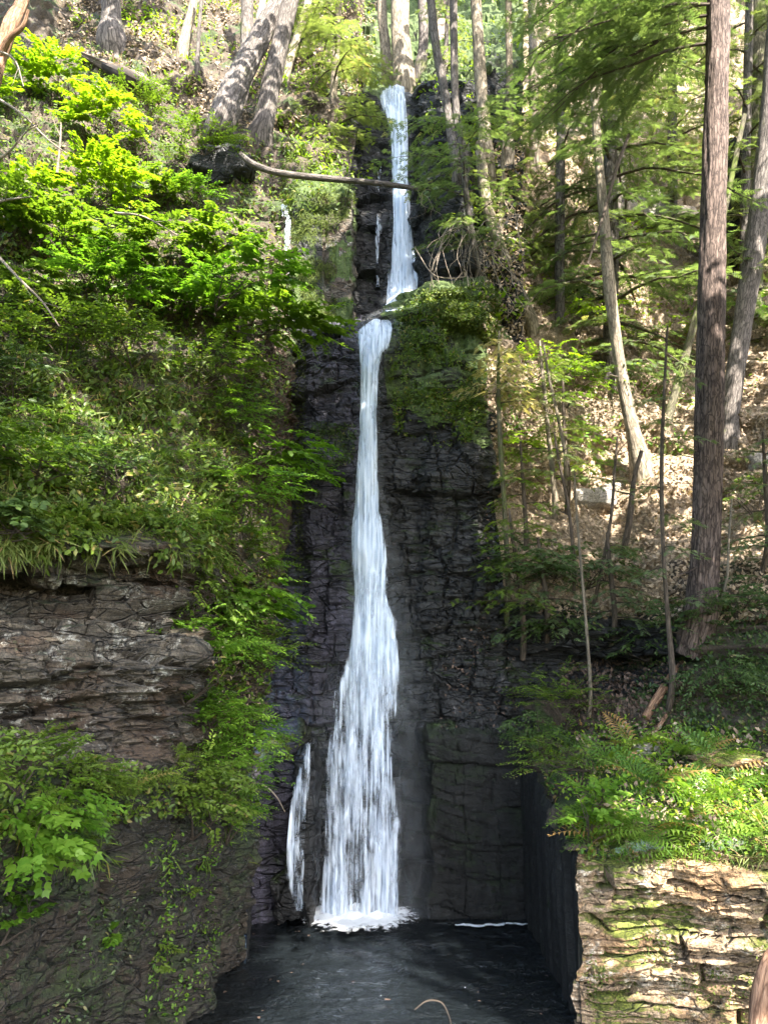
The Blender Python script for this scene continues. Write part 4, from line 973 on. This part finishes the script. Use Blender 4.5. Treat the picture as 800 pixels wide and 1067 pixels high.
tree('slender twin trunk nearest the upper fall lip', [(476,178,None,13),(470,140,0,10),(462,90,0,9),(453,40,0,9),(443,-60,0,8)], 'bark_grey', sides=12, n=60)
tree('slender trunk beside its twin near the upper fall lip', [(488,178,None,12),(478,140,0,9),(474,100,0,8),(472,0,0,8),(470,-80,0,7)], 'bark_grey', sides=12, n=60)
tree('light grey trunk between the twin trunks and small lit trunks', [(508,182,None,17),(504,130,0,13),(499,60,0,12),(492,-60,0,11)], 'bark_pale', sides=14, n=60)
tree('short lit trunk left of pair on upper right slope', [(530,170,None,12),(531,120,0,8),(530,40,0,7),(529,-60,0,7)], 'bark_pale', sides=12, n=50)
tree('short lit trunk right of pair on upper right slope', [(556,168,None,13),(556,110,0,10),(555,40,0,9),(553,-60,0,8)], 'bark_pale', sides=12, n=50)
tree('broad pale sunlit trunk standing right above the waterfall lip', [(421,94,21.2,26),(419,60,21.2,21),(417,20,21.2,19),(416,-80,21.3,17)], 'bark_pale', sides=20, n=60, flute=.6)
tree('narrower pale trunk left of the broad one above the waterfall lip', [(404,80,22,14),(401,45,22,11),(398,10,22,10),(395,-80,22,9)], 'bark_pale', sides=14, n=50)
tree('grey trunk right of the broad pale one above the waterfall lip', [(437,78,22,14),(441,45,22,10),(440,0,22,10),(436,-80,22,9)], 'bark_grey', sides=14, n=50)

# left trunks
r_, p_, rr_ = tree('thick grey trunk leaning out over the wet hollow, broken foot', [(220,150,None,20),(227,134,16.9,26),(239,106,17.2,27),(254,72,17.7,24),(273,35,18.2,21),(291,0,18.7,19),(315,-60,19.4,17),(350,-150,20.4,14)], 'bark_grey', sides=64, rough=.08, n=240, flute=0)
tree('straight purplish grey trunk right beside the thick leaning trunk', [(272,142,None,26),(276,125,-.1,20),(285,75,0,19),(296,30,.1,17),(305,-10,.2,16),(330,-120,.5,14)], 'bark_grey', sides=30, rough=.05, n=140)
tree('bright sunlit thin trunk leaning behind the purplish grey trunk', [(298,82,None,8),(306,50,0,8),(314,25,0,8),(325,-10,.2,7),(350,-90,.5,6)], 'bark_lit', sides=12, n=60)
tree('vertical grey trunk behind the thick leaning trunk', [(256,85,None,17),(257,45,0,14),(258,0,0,13),(260,-90,0,11)], 'bark_grey', sides=16, n=60)
tree('slim pale trunk left of the leaning trunks', [(190,58,None,14),(195,30,0,10),(202,0,0,9),(212,-90,0,8)], 'bark_pale', sides=14, n=60)
tree('thin stem between slim pale trunk and vertical grey trunk', [(206,75,None,6),(207,40,0,4),(210,0,0,4),(215,-60,0,3)], 'bark_grey', sides=8, n=40)
tree('grey trunk with spreading roots at the top of the bare bank', [(117,46,None,34),(116,25,0,22),(116,0,0,19),(115,-90,0,17)], 'bark_grey', sides=24, n=80, flute=.9)
tree('small lit trunk between the thick and purplish leaning trunks', [(262,60,20.5,9),(268,30,20.7,8),(274,0,20.8,7),(285,-80,21,6)], 'bark_lit', sides=10, n=40)
# gnarled lit tree in the corner
root = thing('gnarled_tree', hit(-60, 175)[0], 'gnarled orange brown trunk with lit limbs in the top corner', 'tree')
add_trunk(root, [(-60,175,hitY(-60, 175),34),(-25,105,13.3,26),(-8,75,13.5,20),(4,48,13.6,16),(12,25,13.6,14),(24,0,13.7,12),(40,-50,13.9,10)], 'bark_rust', 16, .15, .2, 70)
m = MB(); tube(m, curve(W([0, 10, 24, 30], [60, 40, 28, 10], [13.5, 13.3, 13.2, 13.1]), 14), np.linspace(.09, .03, 14), 8); m.build('limb', 'bark_rust', root)

# =================================================== hemlocks
HB = 'hemlock boughs on the right'
hemlock('tall hemlock with dark drooping boughs filling the upper right', [(636,300,19.0,16),(636,200,18.9,14),(634,80,18.9,13),(632,-60,19,12),(630,-350,19.2,9)], 'bark_grey', 'hemlock_leaf', .17, .95, 3.7, 58, (-.25, -.45), .5, .9, .31, lowL=.75, n=120)
hemlock('hemlock with dark boughs between twin trunks and crooked trunk', [(583,235,18.9,10),(584,130,18.8,9),(585,20,18.8,8),(586,-120,18.9,6)], 'bark_grey', 'hemlock_leaf', .22, .95, 2.4, 16, (0, -.3), .4, .9, .25, lowL=.75, n=80)
hemlock('hemlock with green boughs reaching towards the upper fall', [(497,275,17.6,8),(490,235,17.4,7),(484,190,17.3,6),(480,140,17.3,4),(478,120,17.3,2)], 'bark_grey', 'hemlock_leaf', .25, .9, 1.9, 18, (-.5, -.5), .3, 1., .22, lowL=.8, n=50)
hemlock('pale sunlit hemlock beside the bare roots', [(520,262,18.3,7),(522,215,18.2,6),(524,160,18.2,4),(526,130,18.2,2)], 'bark_pale', 'hemlock_light', .1, .95, 1.7, 20, (0, -.4), .35, .9, .24, lowL=.7, n=50)
hemlock('light hemlock drooping left of the upper fall, pale dead sprays', [(345,150,20,9),(348,90,20,8),(352,20,20,7),(356,-70,20,6)], 'bark_pale', 'hemlock_light', .08, .95, 2.4, 30, (-.1, -.4), .6, .9, .27, lowL=.8, n=70)
hemlock('hemlock high behind the purplish trunk', [(312,60,23,9),(316,0,23,8),(322,-80,23,6)], 'bark_pale', 'hemlock_light', .1, .95, 2.6, 18, (0, -.3), .5, .8, .3, n=60)
hemlock('small green hemlock right of the waterfall lip', [(462,120,21,7),(464,70,21,6),(466,10,21,4),(468,-40,21,2)], 'bark_grey', 'hemlock_light', .05, .95, 1.7, 22, (.1, -.3), .4, .9, .25, n=60)
hemlock('yellowish hemlock behind the big red trunk', [(775,260,19.5,10),(777,140,19.5,9),(780,20,19.5,8),(784,-150,19.6,6)], 'bark_grey', 'hemlock_light', .2, .95, 2.9, 34, (-.1, -.3), .45, .8, .28, lowL=.8, n=80)
hemlock('hemlock behind the trunks on far right slope', [(700,170,24,10),(700,80,24,9),(700,-20,24,8),(700,-150,24,6)], 'bark_grey', 'hemlock_light', .12, .95, 3.4, 34, (0, -.2), .4, .8, .32, lowL=.8, n=80)
for lb, x, y, Y in [('distant hemlock far up behind the left slope, first from the edge', 20, -10, 26), ('distant hemlock above the rooted trunk', 85, -5, 28), ('distant hemlock above slim pale trunk', 175, -5, 29), ('distant hemlock behind the leaning trunks', 240, -10, 31), ('distant hemlock left of the falls valley', 365, 0, 31), ('distant hemlock right of the falls valley', 470, -5, 31), ('distant hemlock above the lit trunk pair', 545, 0, 33), ('distant hemlock above the pale boulder', 620, 0, 34), ('distant hemlock left of big red trunk top', 715, 0, 34)]:
    y0 = y+45
    hemlock(lb, [(x,y0,Y,9),(x+2,y0-60,Y,8),(x+4,y0-160,Y,6),(x+5,y0-300,Y,3)], 'bark_grey', 'hemlock_light' if x % 2 else 'hemlock_leaf', .02, .9, 3.2, 26, (0, -.2), .4, .7, .36, group='distant hemlocks', lowL=.8, n=60)
# saplings on the right slope
hemlock('mossy sapling on the cliff edge with pale dead sprays at its top', [(529,612,15.1,6),(526,540,15.2,5),(521,460,15.3,5),(519,400,15.4,4),(520,345,15.5,2)], 'bark_mossy', 'hemlock_dead', .74, .97, 1.2, 14, (-.1, -.4), .3, 1., .2, name='hemlock_sapling', n=60, flute=.0)
hemlock('small sapling spreading bright green sprays out over the dark cliff', [(545,650,15.0,6),(540,600,14.9,5),(534,560,14.8,4),(530,530,14.8,2)], 'bark_twig', 'leaf_green', .3, .95, 1.3, 12, (-.9, -.3), .15, 1., .18, name='hemlock_sapling', n=50, flute=0)
hemlock('sapling with flat green sprays beside the mossy sapling', [(548,560,15.6,5),(545,510,15.5,4),(542,460,15.5,2)], 'bark_twig', 'leaf_maple', .3, .95, 1.1, 12, (-.5, -.3), .15, 1., .18, name='hemlock_sapling', n=50, flute=0)
hemlock('sunlit sapling with spreading green tiers on the slope edge', [(578,520,16,6),(572,460,16,5),(566,400,16.1,4),(562,355,16.2,2)], 'bark_pale', 'hemlock_light', .35, .95, 1.6, 18, (0, -.4), .2, .9, .2, name='hemlock_sapling', n=50, flute=0)
hemlock('sapling with sparse tiers right of the sunlit sapling', [(592,500,16.2,5),(588,450,16.2,4),(586,395,16.3,2)], 'bark_twig', 'leaf_maple', .3, .95, 1.4, 12, (.1, -.4), .15, .9, .2, name='hemlock_sapling', n=50, flute=0)
hemlock('dark hemlock sapling arching over the undercut', [(570,640,15.0,6),(566,600,14.8,5),(560,560,14.7,3)], 'bark_twig', 'hemlock_leaf', .2, .95, 1.5, 16, (0, -.5), .4, 1., .2, name='hemlock_sapling', n=50, flute=0)
hemlock('dark hemlock sapling in front of the leaf litter bank', [(640,640,14.7,6),(636,600,14.6,5),(632,555,14.6,3)], 'bark_twig', 'hemlock_leaf', .3, .95, 1.2, 12, (0, -.5), .3, .9, .19, name='hemlock_sapling', n=50, flute=0)
hemlock('thin brown sapling with few dark sprays left of the big trunk', [(700,705,12.9,7),(695,640,12.9,5),(690,560,12.9,4),(689,480,13,4),(692,400,13,3),(695,340,13,2)], 'bark_twig', 'hemlock_leaf', .35, .9, 1.0, 9, (-.1, -.4), .3, .8, .17, name='hemlock_sapling', n=70, flute=0)
hemlock('small hemlock right of the big trunk at the photo edge', [(800,560,13.2,6),(797,500,13.2,5),(794,450,13.2,2)], 'bark_twig', 'hemlock_leaf', .2, .95, 1.2, 16, (-.2, -.4), .3, 1., .18, name='hemlock_sapling', n=50, flute=0)
def stem(label, ctrl, mat, br=3, name='sapling_stem'):
    root = thing(name, W(*ctrl[0][:3]), label, 'sapling'); p, r = add_trunk(root, ctrl, mat, 8, .05, 0, 50)
    for k in range(br):
        m = MB(); i = int(50*rng.uniform(.4, .9)); d = rdir(1, .1, .7)[0]; ranch(m, p[i], d, rng.uniform(.3, .7), r[i]*.5, wob=.2); m.build('branch', mat, root)
stem('pale bare thin stem in front of the dark undercut', [(615,722,13.9,4),(611,660,13.9,3.4),(606,600,14,3),(601,540,14,2.4),(598,490,14.1,1.5)], 'bark_pale')
stem('short bare stem leaning on the leaf litter above the undercut', [(625,600,14.9,4),(636,540,14.9,3.4),(640,490,15,3),(643,455,15,2)], 'bark_twig')
stem('slender stem with forked top on the sunny slope', [(588,470,15.6,4),(580,430,15.6,3.6),(572,395,15.7,3),(566,360,15.7,2)], 'bark_pale')
stem('bare stem crossing in front of the bright litter', [(598,590,15,4),(592,530,15,3.4),(582,480,15,3),(577,450,15,2)], 'bark_twig')
stem('short dead stump stem under the crooked trunk', [(655,545,15.2,7),(660,500,15.2,5),(668,470,15.3,4)], 'bark_twig', 1)
stem('thin upright stem right of big trunk foot', [(757,600,12.9,3),(759,560,12.9,2.5),(762,520,13,2)], 'bark_pale', 1)

# =================================================== logs, roots, rocks
def log(label, ctrl, mat, sides=16, rough=.08, cat='log', name='fallen_log', n=60, twigs=0):
    c = np.array([(a, b_, hitY(a, b_)-.06 if y is None else y, w) for a, b_, y, w in ctrl], float); P = W(c[:, 0], c[:, 1], c[:, 2]); r = c[:, 3]/F*depth(P)/2
    pts = curve(np.column_stack([P, r]), n)
    root = thing(name, pts[0, :3], label, cat); m = MB(); tube(m, pts[:, :3], np.abs(pts[:, 3]), sides, rough, seed=rng.random()*30); m.build('trunk', mat, root)
    for k in range(twigs):
        m = MB(); i = int(n*rng.uniform(.6, .97)); d = rdir(1, -.9, -.2)[0]; ranch(m, pts[i, :3], d, rng.uniform(.3, .7), .015, wob=.3); m.build('branch', mat, root)
log('smooth grey fallen trunk spanning across the upper fall', [(250,160,16.4,5),(264,171,16.4,6.5),(290,180,16.4,7),(330,185,16.5,7),(375,189,16.8,6),(410,193,17,5.5),(438,197,17.1,4)], 'bark_grey', rough=.03, twigs=3)
LP = [hit(a, b_)[0] for a, b_ in ((88, 62), (112, 74), (140, 88), (168, 104))]
root = thing('hollow_log', LP[0], 'dark hollow fallen log lying on bare bank with pale splintered top', 'log')
m = MB(); tube(m, curve(np.array(LP)+[0, -.1, .05], 40), np.interp(np.linspace(0, 1, 40), [0, .5, 1], [.1, .2, .26]), 18, .25); m.build('bark', 'bark_twig', root)
m = MB(); tube(m, curve(np.array(LP[1:])+[0, -.22, -.04], 20), np.interp(np.linspace(0, 1, 20), [0, .5, .9, 1], [.1, .2, .2, .05]), 14, .2); m.build('hollow', 'hollow_shade_wood', root)  # solid dark tube standing in for the shaded hollow
m = MB(); tube(m, curve(np.array(LP[2:])+[-.05, -.3, .22], 10), [.02, .05, .07, .07, .06, .05, .04, .03, .02, .01], 8, .3); m.build('splinter', 'bark_lit', root)
boulder('wet dark rock hollow under the thick leaning trunk', 232, 178, 62, 40, 'wet_cliff_rock', seed=3, strat=1)
boulder('pale sunlit block shaped boulder beside the grey trunk', 672, 226, 52, 40, 'pale_boulder', seed=4, res=30)
boulder('small square stone right of the pale block boulder', 712, 228, 26, 22, 'outcrop_rock', seed=5)
boulder('dark cliff boulder behind the big red trunk', 772, 210, 50, 120, 'wet_cliff_rock', seed=6, strat=1, Y=21.5)
boulder('white stone at the photo edge above the leaf litter', 792, 482, 22, 20, 'pale_boulder', seed=7)
boulder('black boulder at the foot of the thin cascade', 300, 932, 30, 44, 'wet_cliff_rock', seed=9, Y=13.75)
boulder('dark wet block carrying the thin cascade', 318, 862, 28, 165, 'wet_cliff_rock', seed=10, Y=14.1, strat=1)
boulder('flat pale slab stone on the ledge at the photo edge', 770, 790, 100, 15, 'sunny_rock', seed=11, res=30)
boulder('pale stone lying among roots behind the ferns', 672, 783, 30, 16, 'pale_boulder', seed=13)
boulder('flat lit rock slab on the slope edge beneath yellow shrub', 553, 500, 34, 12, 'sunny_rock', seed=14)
boulder('sunlit rock shelf on the slope above the undercut', 618, 520, 44, 22, 'pale_boulder', seed=15)
boulder('rounded sunlit stone left of the crooked trunk foot', 640, 510, 22, 12, 'pale_boulder', seed=16)
log('lit leaning log resting on bank below the thin brown sapling', [(672,748,None,8),(684,728,None,9),(698,706,None,8),(710,690,None,5)], 'bark_rust')
log('reddish root snaking down behind the ferns', [(652,792,None,4),(668,778,None,5),(682,762,None,5),(694,745,None,4)], 'bark_rust', cat='root', name='exposed_root')
log('short mossy log lying on the ledge corner', [(583,800,None,9),(600,790,None,9),(622,778,None,7)], 'bark_mossy')
log('reddish splintered stump at the bottom corner of the photo', [(792,1075,9.05,26),(797,1030,9.1,22),(803,1000,9.2,14),(808,985,9.3,4)], 'bark_rust', rough=.3, cat='stump', name='broken_stump')
log('bare fallen branch lying down the slope behind the slim stem', [(610,340,None,3),(625,375,None,4),(648,450,None,3)], 'bark_pale')
log('dark dead branch slanting in front of the hemlock', [(612,275,16.5,2),(628,225,16.6,3),(642,175,16.8,4),(655,140,17,3)], 'bark_twig', cat='branch', name='dead_branch')
log('thin arched twig poking from the pool at bottom', [(432,1052,10.15,1.2),(445,1043,10.1,1.6),(460,1045,10.1,1.4),(468,1060,10.15,1.),(470,1072,10.2,.8)], 'bark_twig', cat='twig', name='bent_twig', rough=0)
log('thin pale twig bent against the smooth slab', [(262,816,13.6,1.4),(275,818,13.5,1.6),(288,830,13.5,1.4),(297,846,13.55,1)], 'bark_root', cat='twig', name='bent_twig', rough=0)
# bare hanging roots
root = thing('hanging_roots', W(525, 225, 17.0), 'tangle of pale bare roots hanging beside the upper fall', 'roots')
for (ax, ay, n_, spr, w_) in [(478,228,20,22,.012),(530,215,10,30,.013),(505,250,10,24,.011),(440,195,3,6,.012)]:
    for k in range(n_):
        m = MB(); x0 = ax+rng.normal(0, 6); x1 = ax+rng.normal(6, spr); y1 = ay+rng.uniform(45, 115)*(.4 if ax == 440 else 1)
        Y0 = (17.0 if ax < 500 else 17.3) if ax != 440 else 17.05
        c = W([x0, x0+(x1-x0)*.5+rng.normal(0, 7), x0+(x1-x0)*.9+rng.normal(0, 7), x1+rng.normal(0, 5), x1+rng.normal(0, 9)], [ay+rng.normal(0, 8), ay+(y1-ay)*.15, ay+(y1-ay)*.5, ay+(y1-ay)*.8, y1], [Y0, Y0-.25, Y0-.35, Y0-.25, Y0-.1])
        cc_ = curve(c, 12)+rng.normal(0, .018, (12, 3)); tube(m, cc_, w_*rng.uniform(.4, 1.1)*np.linspace(1, .4, 12), 5, capend=False); m.build('root', 'bark_root', root)
m = MB(); tube(m, curve(W([432, 450, 470, 485], [258, 285, 290, 288], [17.1, 16.9, 16.9, 17]), 14), .014, 5); m.build('root', 'bark_root', root)
for lb, cc in [('pale bare twig crossing the photo edge above the yellow maples', [(-10,50,12.6),(15,62,12.6),(25,90,12.5)]), ('longest pale bare twig slanting through the maples', [(-10,98,11.6),(22,118,11.5),(50,145,11.4),(70,160,11.4)]), ('forked pale bare twig below the longest one', [(-8,170,11.4),(10,158,11.3),(27,138,11.3),(40,130,11.3)]), ('lit thick twig at the photo edge amid maple leaves', [(-10,212,11),(10,208,10.9),(34,205,10.9)]), ('dead twig hanging across the shaded maples', [(-6,262,10.3),(20,290,10.2),(45,315,10.2),(62,340,10.2)]), ('upright pale twig in the sunlit maples', [(60,180,12.2),(63,150,12.1),(64,128,12.1)]), ('thin white stem lying through the big maple leaves', [(120,222,12.4),(150,226,12.3),(185,245,12.3)])]:
    root = thing('bare_twig', W(*cc[0]), lb, 'twig', 'bare twigs on the left slope'); m = MB(); P = curve(W(*np.array(cc).T), 16)
    tube(m, P, np.linspace(.026, .01, 16), 6); m.build('twig', 'bark_root', root)
    for k in range(2):
        m = MB(); ranch(m, P[6+4*k], nrm(P[-1]-P[0])+rdir(1)[0]*.8, .45, .009); m.build('branch', 'bark_root', root)
# ------------------------------------------------------------------ light
S = np.array([.32, -.62, .72]); S = S/np.linalg.norm(S)
# unseen tree crowns added for shade, shaped to leave LIT spots in sun
LIT = [(60,180,70),(130,260,60),(210,300,50),(290,250,45),(150,110,50),(320,330,30),(640,460,60),(600,500,40),(330,235,34),(330,200,30),(460,312,28),(420,60,40),(755,950,70),(715,1010,38),(780,900,60), # px, py, radius px : places kept sunlit by gaps cut in the added crowns
 (60,110,60),(110,150,60),(90,215,75),(150,230,55),(200,270,50),(60,290,45),(250,250,45),(290,300,40),(180,170,45),(240,330,30),
 (250,40,80),(300,60,60),(340,100,45),(330,170,35),(190,30,40),(340,30,60),
 (415,40,40),(490,120,60),(540,150,60),(500,60,50),(530,210,50),(490,240,35),(560,260,45),(600,190,50),(545,320,40),(470,320,22),
 (640,300,40),(610,350,50),(650,400,34),(560,400,45),(520,370,34),(600,440,50),(620,510,42),(680,440,34),(560,480,30),(700,500,26),
 (672,225,30),(760,160,40),(700,60,60),(780,60,60),(735,420,16),(690,340,30),(785,400,26),(728,640,20),(690,715,14),(770,560,18),
 (640,850,30),(700,845,40),(760,840,45),(790,800,26),(595,790,14),(665,780,14),
 (740,930,70),(790,960,60),(660,930,34),(640,1000,26),(690,1010,40),(760,1030,45),(668,975,26),
 (620,470,34),(650,470,26),(580,520,22),(720,560,12)]
SHADE_STRIPS = [((598,880),(610,1060),12),((690,880),(650,1060),13),((560,600),(700,560),5)]  # strips shaded by added leaves, shaped like trunk shadows
def unlit(x, y):
    m = np.ones(len(x), bool)
    for a, b_, r in LIT: m &= np.hypot(x-a, y-b_) > r*rng.uniform(.75, 1.1, len(x))
    for (x0, y0), (x1, y1), r in SHADE_STRIPS:
        t = np.clip(((x-x0)*(x1-x0)+(y-y0)*(y1-y0))/((x1-x0)**2+(y1-y0)**2), 0, 1)
        m |= np.hypot(x-x0-t*(x1-x0), y-y0-t*(y1-y0)) < r
    return m
N = 19000
x = rng.uniform(-220, 960, N); y = rng.uniform(-40, 1110, N)
k = unlit(x, y) & (rng.random(N) < np.where((x > 480) & (y < 600), .36, np.where((x < 300) & (y < 540), .42, np.where((x < 300) & (y < 880) & (x > 170), .6, .9)))); x, y = x[k], y[k]
P0 = np.array([hit(a, b_)[0] for a, b_ in zip(x, y)]); D0 = depth(P0)
# climb along the sun's direction until above the picture and clear of it
need = np.full(len(P0), np.nan)
for t in np.arange(4, 60, .75):
    Q = P0+S*t; qx, qy = proj(Q); d = depth(Q)
    ok = ((qy < -110) | (d < .5) | (qx < -130) | (qx > 930)) & np.isnan(need) & (Q[:, 2] > 9) & (np.hypot(Q[:, 0], Q[:, 1]) > 5)
    need[ok] = t
ok = ~np.isnan(need); P0, need, D0 = P0[ok], need[ok], D0[ok]
Q = P0+S*(need+rng.uniform(0, 5, len(need)))[:, None]
LW = np.array([hit(a, b_)[0] for a, b_, r in LIT]); LR = np.array([r for a, b_, r in LIT])/F*depth(LW)*.95
e1 = nrm(np.cross(S, [0, 0, 1.])); e2 = np.cross(e1, S)
L2 = np.stack([LW@e1, LW@e2], -1)
TW = [(hit(*a)[0], hit(*b_)[0]) for a, b_, r in SHADE_STRIPS]
CT = [] # crown owners: (label, base x, y)
spots = [(6.6,1.0),(9.5,6.5),(5.5,-7.5),(12.5,-3),(11.5,12.5),(15,3),(-6.2,3.5),(3,-12),(16,18),(-2,-5)]
lbl = ['added shade hemlock outside the view on the near right bank','added shade hemlock outside the view beside the right slope','added shade hemlock behind the viewpoint on the right bank','tall added shade hemlock further behind on the right bank','added shade hemlock high on the right slope beyond the picture','far added shade hemlock on the right hillside beyond the picture','added shade hemlock on the left bank outside the view','added shade hemlock downstream behind the viewpoint','topmost added shade hemlock on the right hillside beyond the picture','added shade hemlock close behind the viewpoint']
C2 = np.array(spots)
top = np.zeros(len(spots))
own = np.argmin(np.hypot(Q[:, None, 0]-C2[None, :, 0], Q[:, None, 1]-C2[None, :, 1]), 1)
for i, (sx, sy) in enumerate(spots):
    sel = Q[own == i]; sd = D0[own == i]
    if len(sel) < 5: continue
    r = BVH.ray_cast(Vector((sx, sy, 60)), Vector((0, 0, -1))); bz = r[0].z-.2 if r[0] is not None else -1.25
    root = thing('hemlock_tree', (sx, sy, bz), lbl[i], 'tree', 'unseen hemlocks added for shade')
    cz = sel[:, 2].max()+1; m = MB()
    tube(m, curve([(sx, sy, bz), (sx+.1, sy, (bz+cz)/2), (sx, sy+.1, cz)], 30), np.linspace(.32, .06, 30), 10, .05); m.build('trunk', 'bark_grey', root)
    mf = MB(); K = 8
    sk = np.clip(np.repeat(sd, K)/20, .4, 1.3)
    PP = np.repeat(sel, K, 0)+rng.normal(0, .3, (len(sel)*K, 3))*sk[:, None]
    q2 = np.stack([PP@e1, PP@e2], -1); keep = ((np.linalg.norm(q2[:, None]-L2[None], axis=-1)-LR[None]*rng.uniform(.7, 1.05, (len(PP), 1))).min(1) > 0)
    PP, sk = PP[keep], sk[keep]
    if len(PP) < 5: PP = sel; sk = sd/20
    leaves(mf, 'ovate', PP, rdir(len(PP), -.5, .3), np.array(S)+rng.normal(0, .5, (len(PP), 3)), rng.uniform(.3, .55, len(PP))*sk)
    mf.build('crown', 'shade_crown_leaf', root)  # added leaf clusters, set along sun rays to shade chosen spots
    ml = MB()
    for q in sel[rng.choice(len(sel), min(60, len(sel)), False)]:
        z0 = max(bz+3, q[2]-1-.25*np.hypot(q[0]-sx, q[1]-sy)); a = np.array([sx, sy, min(z0, cz-.5)]); qx, qy = proj(np.linspace(a, q, 8)); dd = depth(np.linspace(a, q, 8))
        if ((dd > .3) & (qx > -30) & (qx < 830) & (qy > -30) & (qy < 1090)).any(): continue
        tube(ml, curve([a, (a+q)/2+[0, 0, .3], q], 8), np.linspace(.05, .012, 8), 4, capend=False)
    if ml.V: ml.build('branches', 'bark_grey', root)
sun = bpy.data.objects.new('sun', bpy.data.lights.new('sun', 'SUN')); COL.objects.link(sun)
sun.data.energy = 4.4; sun.data.angle = math.radians(.55); sun.data.color = (1, .94, .84)
sun.rotation_euler = Vector(S).to_track_quat('Z', 'Y').to_euler()
wd = bpy.data.worlds.new('World'); sc.world = wd; wd.use_nodes = True; nt = wd.node_tree
sky = nt.nodes.new('ShaderNodeTexSky'); sky.sky_type = 'NISHITA'; sky.sun_disc = False
sky.sun_elevation = math.asin(S[2]); sky.sun_rotation = math.atan2(S[0], S[1]); sky.dust_density = 2; sky.ozone_density = 1.
nt.links.new(sky.outputs[0], nt.nodes['Background'].inputs[0]); nt.nodes['Background'].inputs[1].default_value = .15
vs = sc.view_settings; vs.view_transform = 'Standard'; vs.look = 'None'; vs.exposure = EXPO if 'EXPO' in globals() else 3.0; vs.gamma = 1; vs.use_curve_mapping = False
sc.render.engine = 'CYCLES'
cy = sc.cycles; cy.max_bounces = 6; cy.diffuse_bounces = 4; cy.glossy_bounces = 3; cy.transmission_bounces = 4; cy.transparent_max_bounces = 16
cy.use_denoising = True; cy.caustics_reflective = False; cy.caustics_refractive = False; cy.sample_clamp_indirect = 8
sc.render.use_persistent_data = False
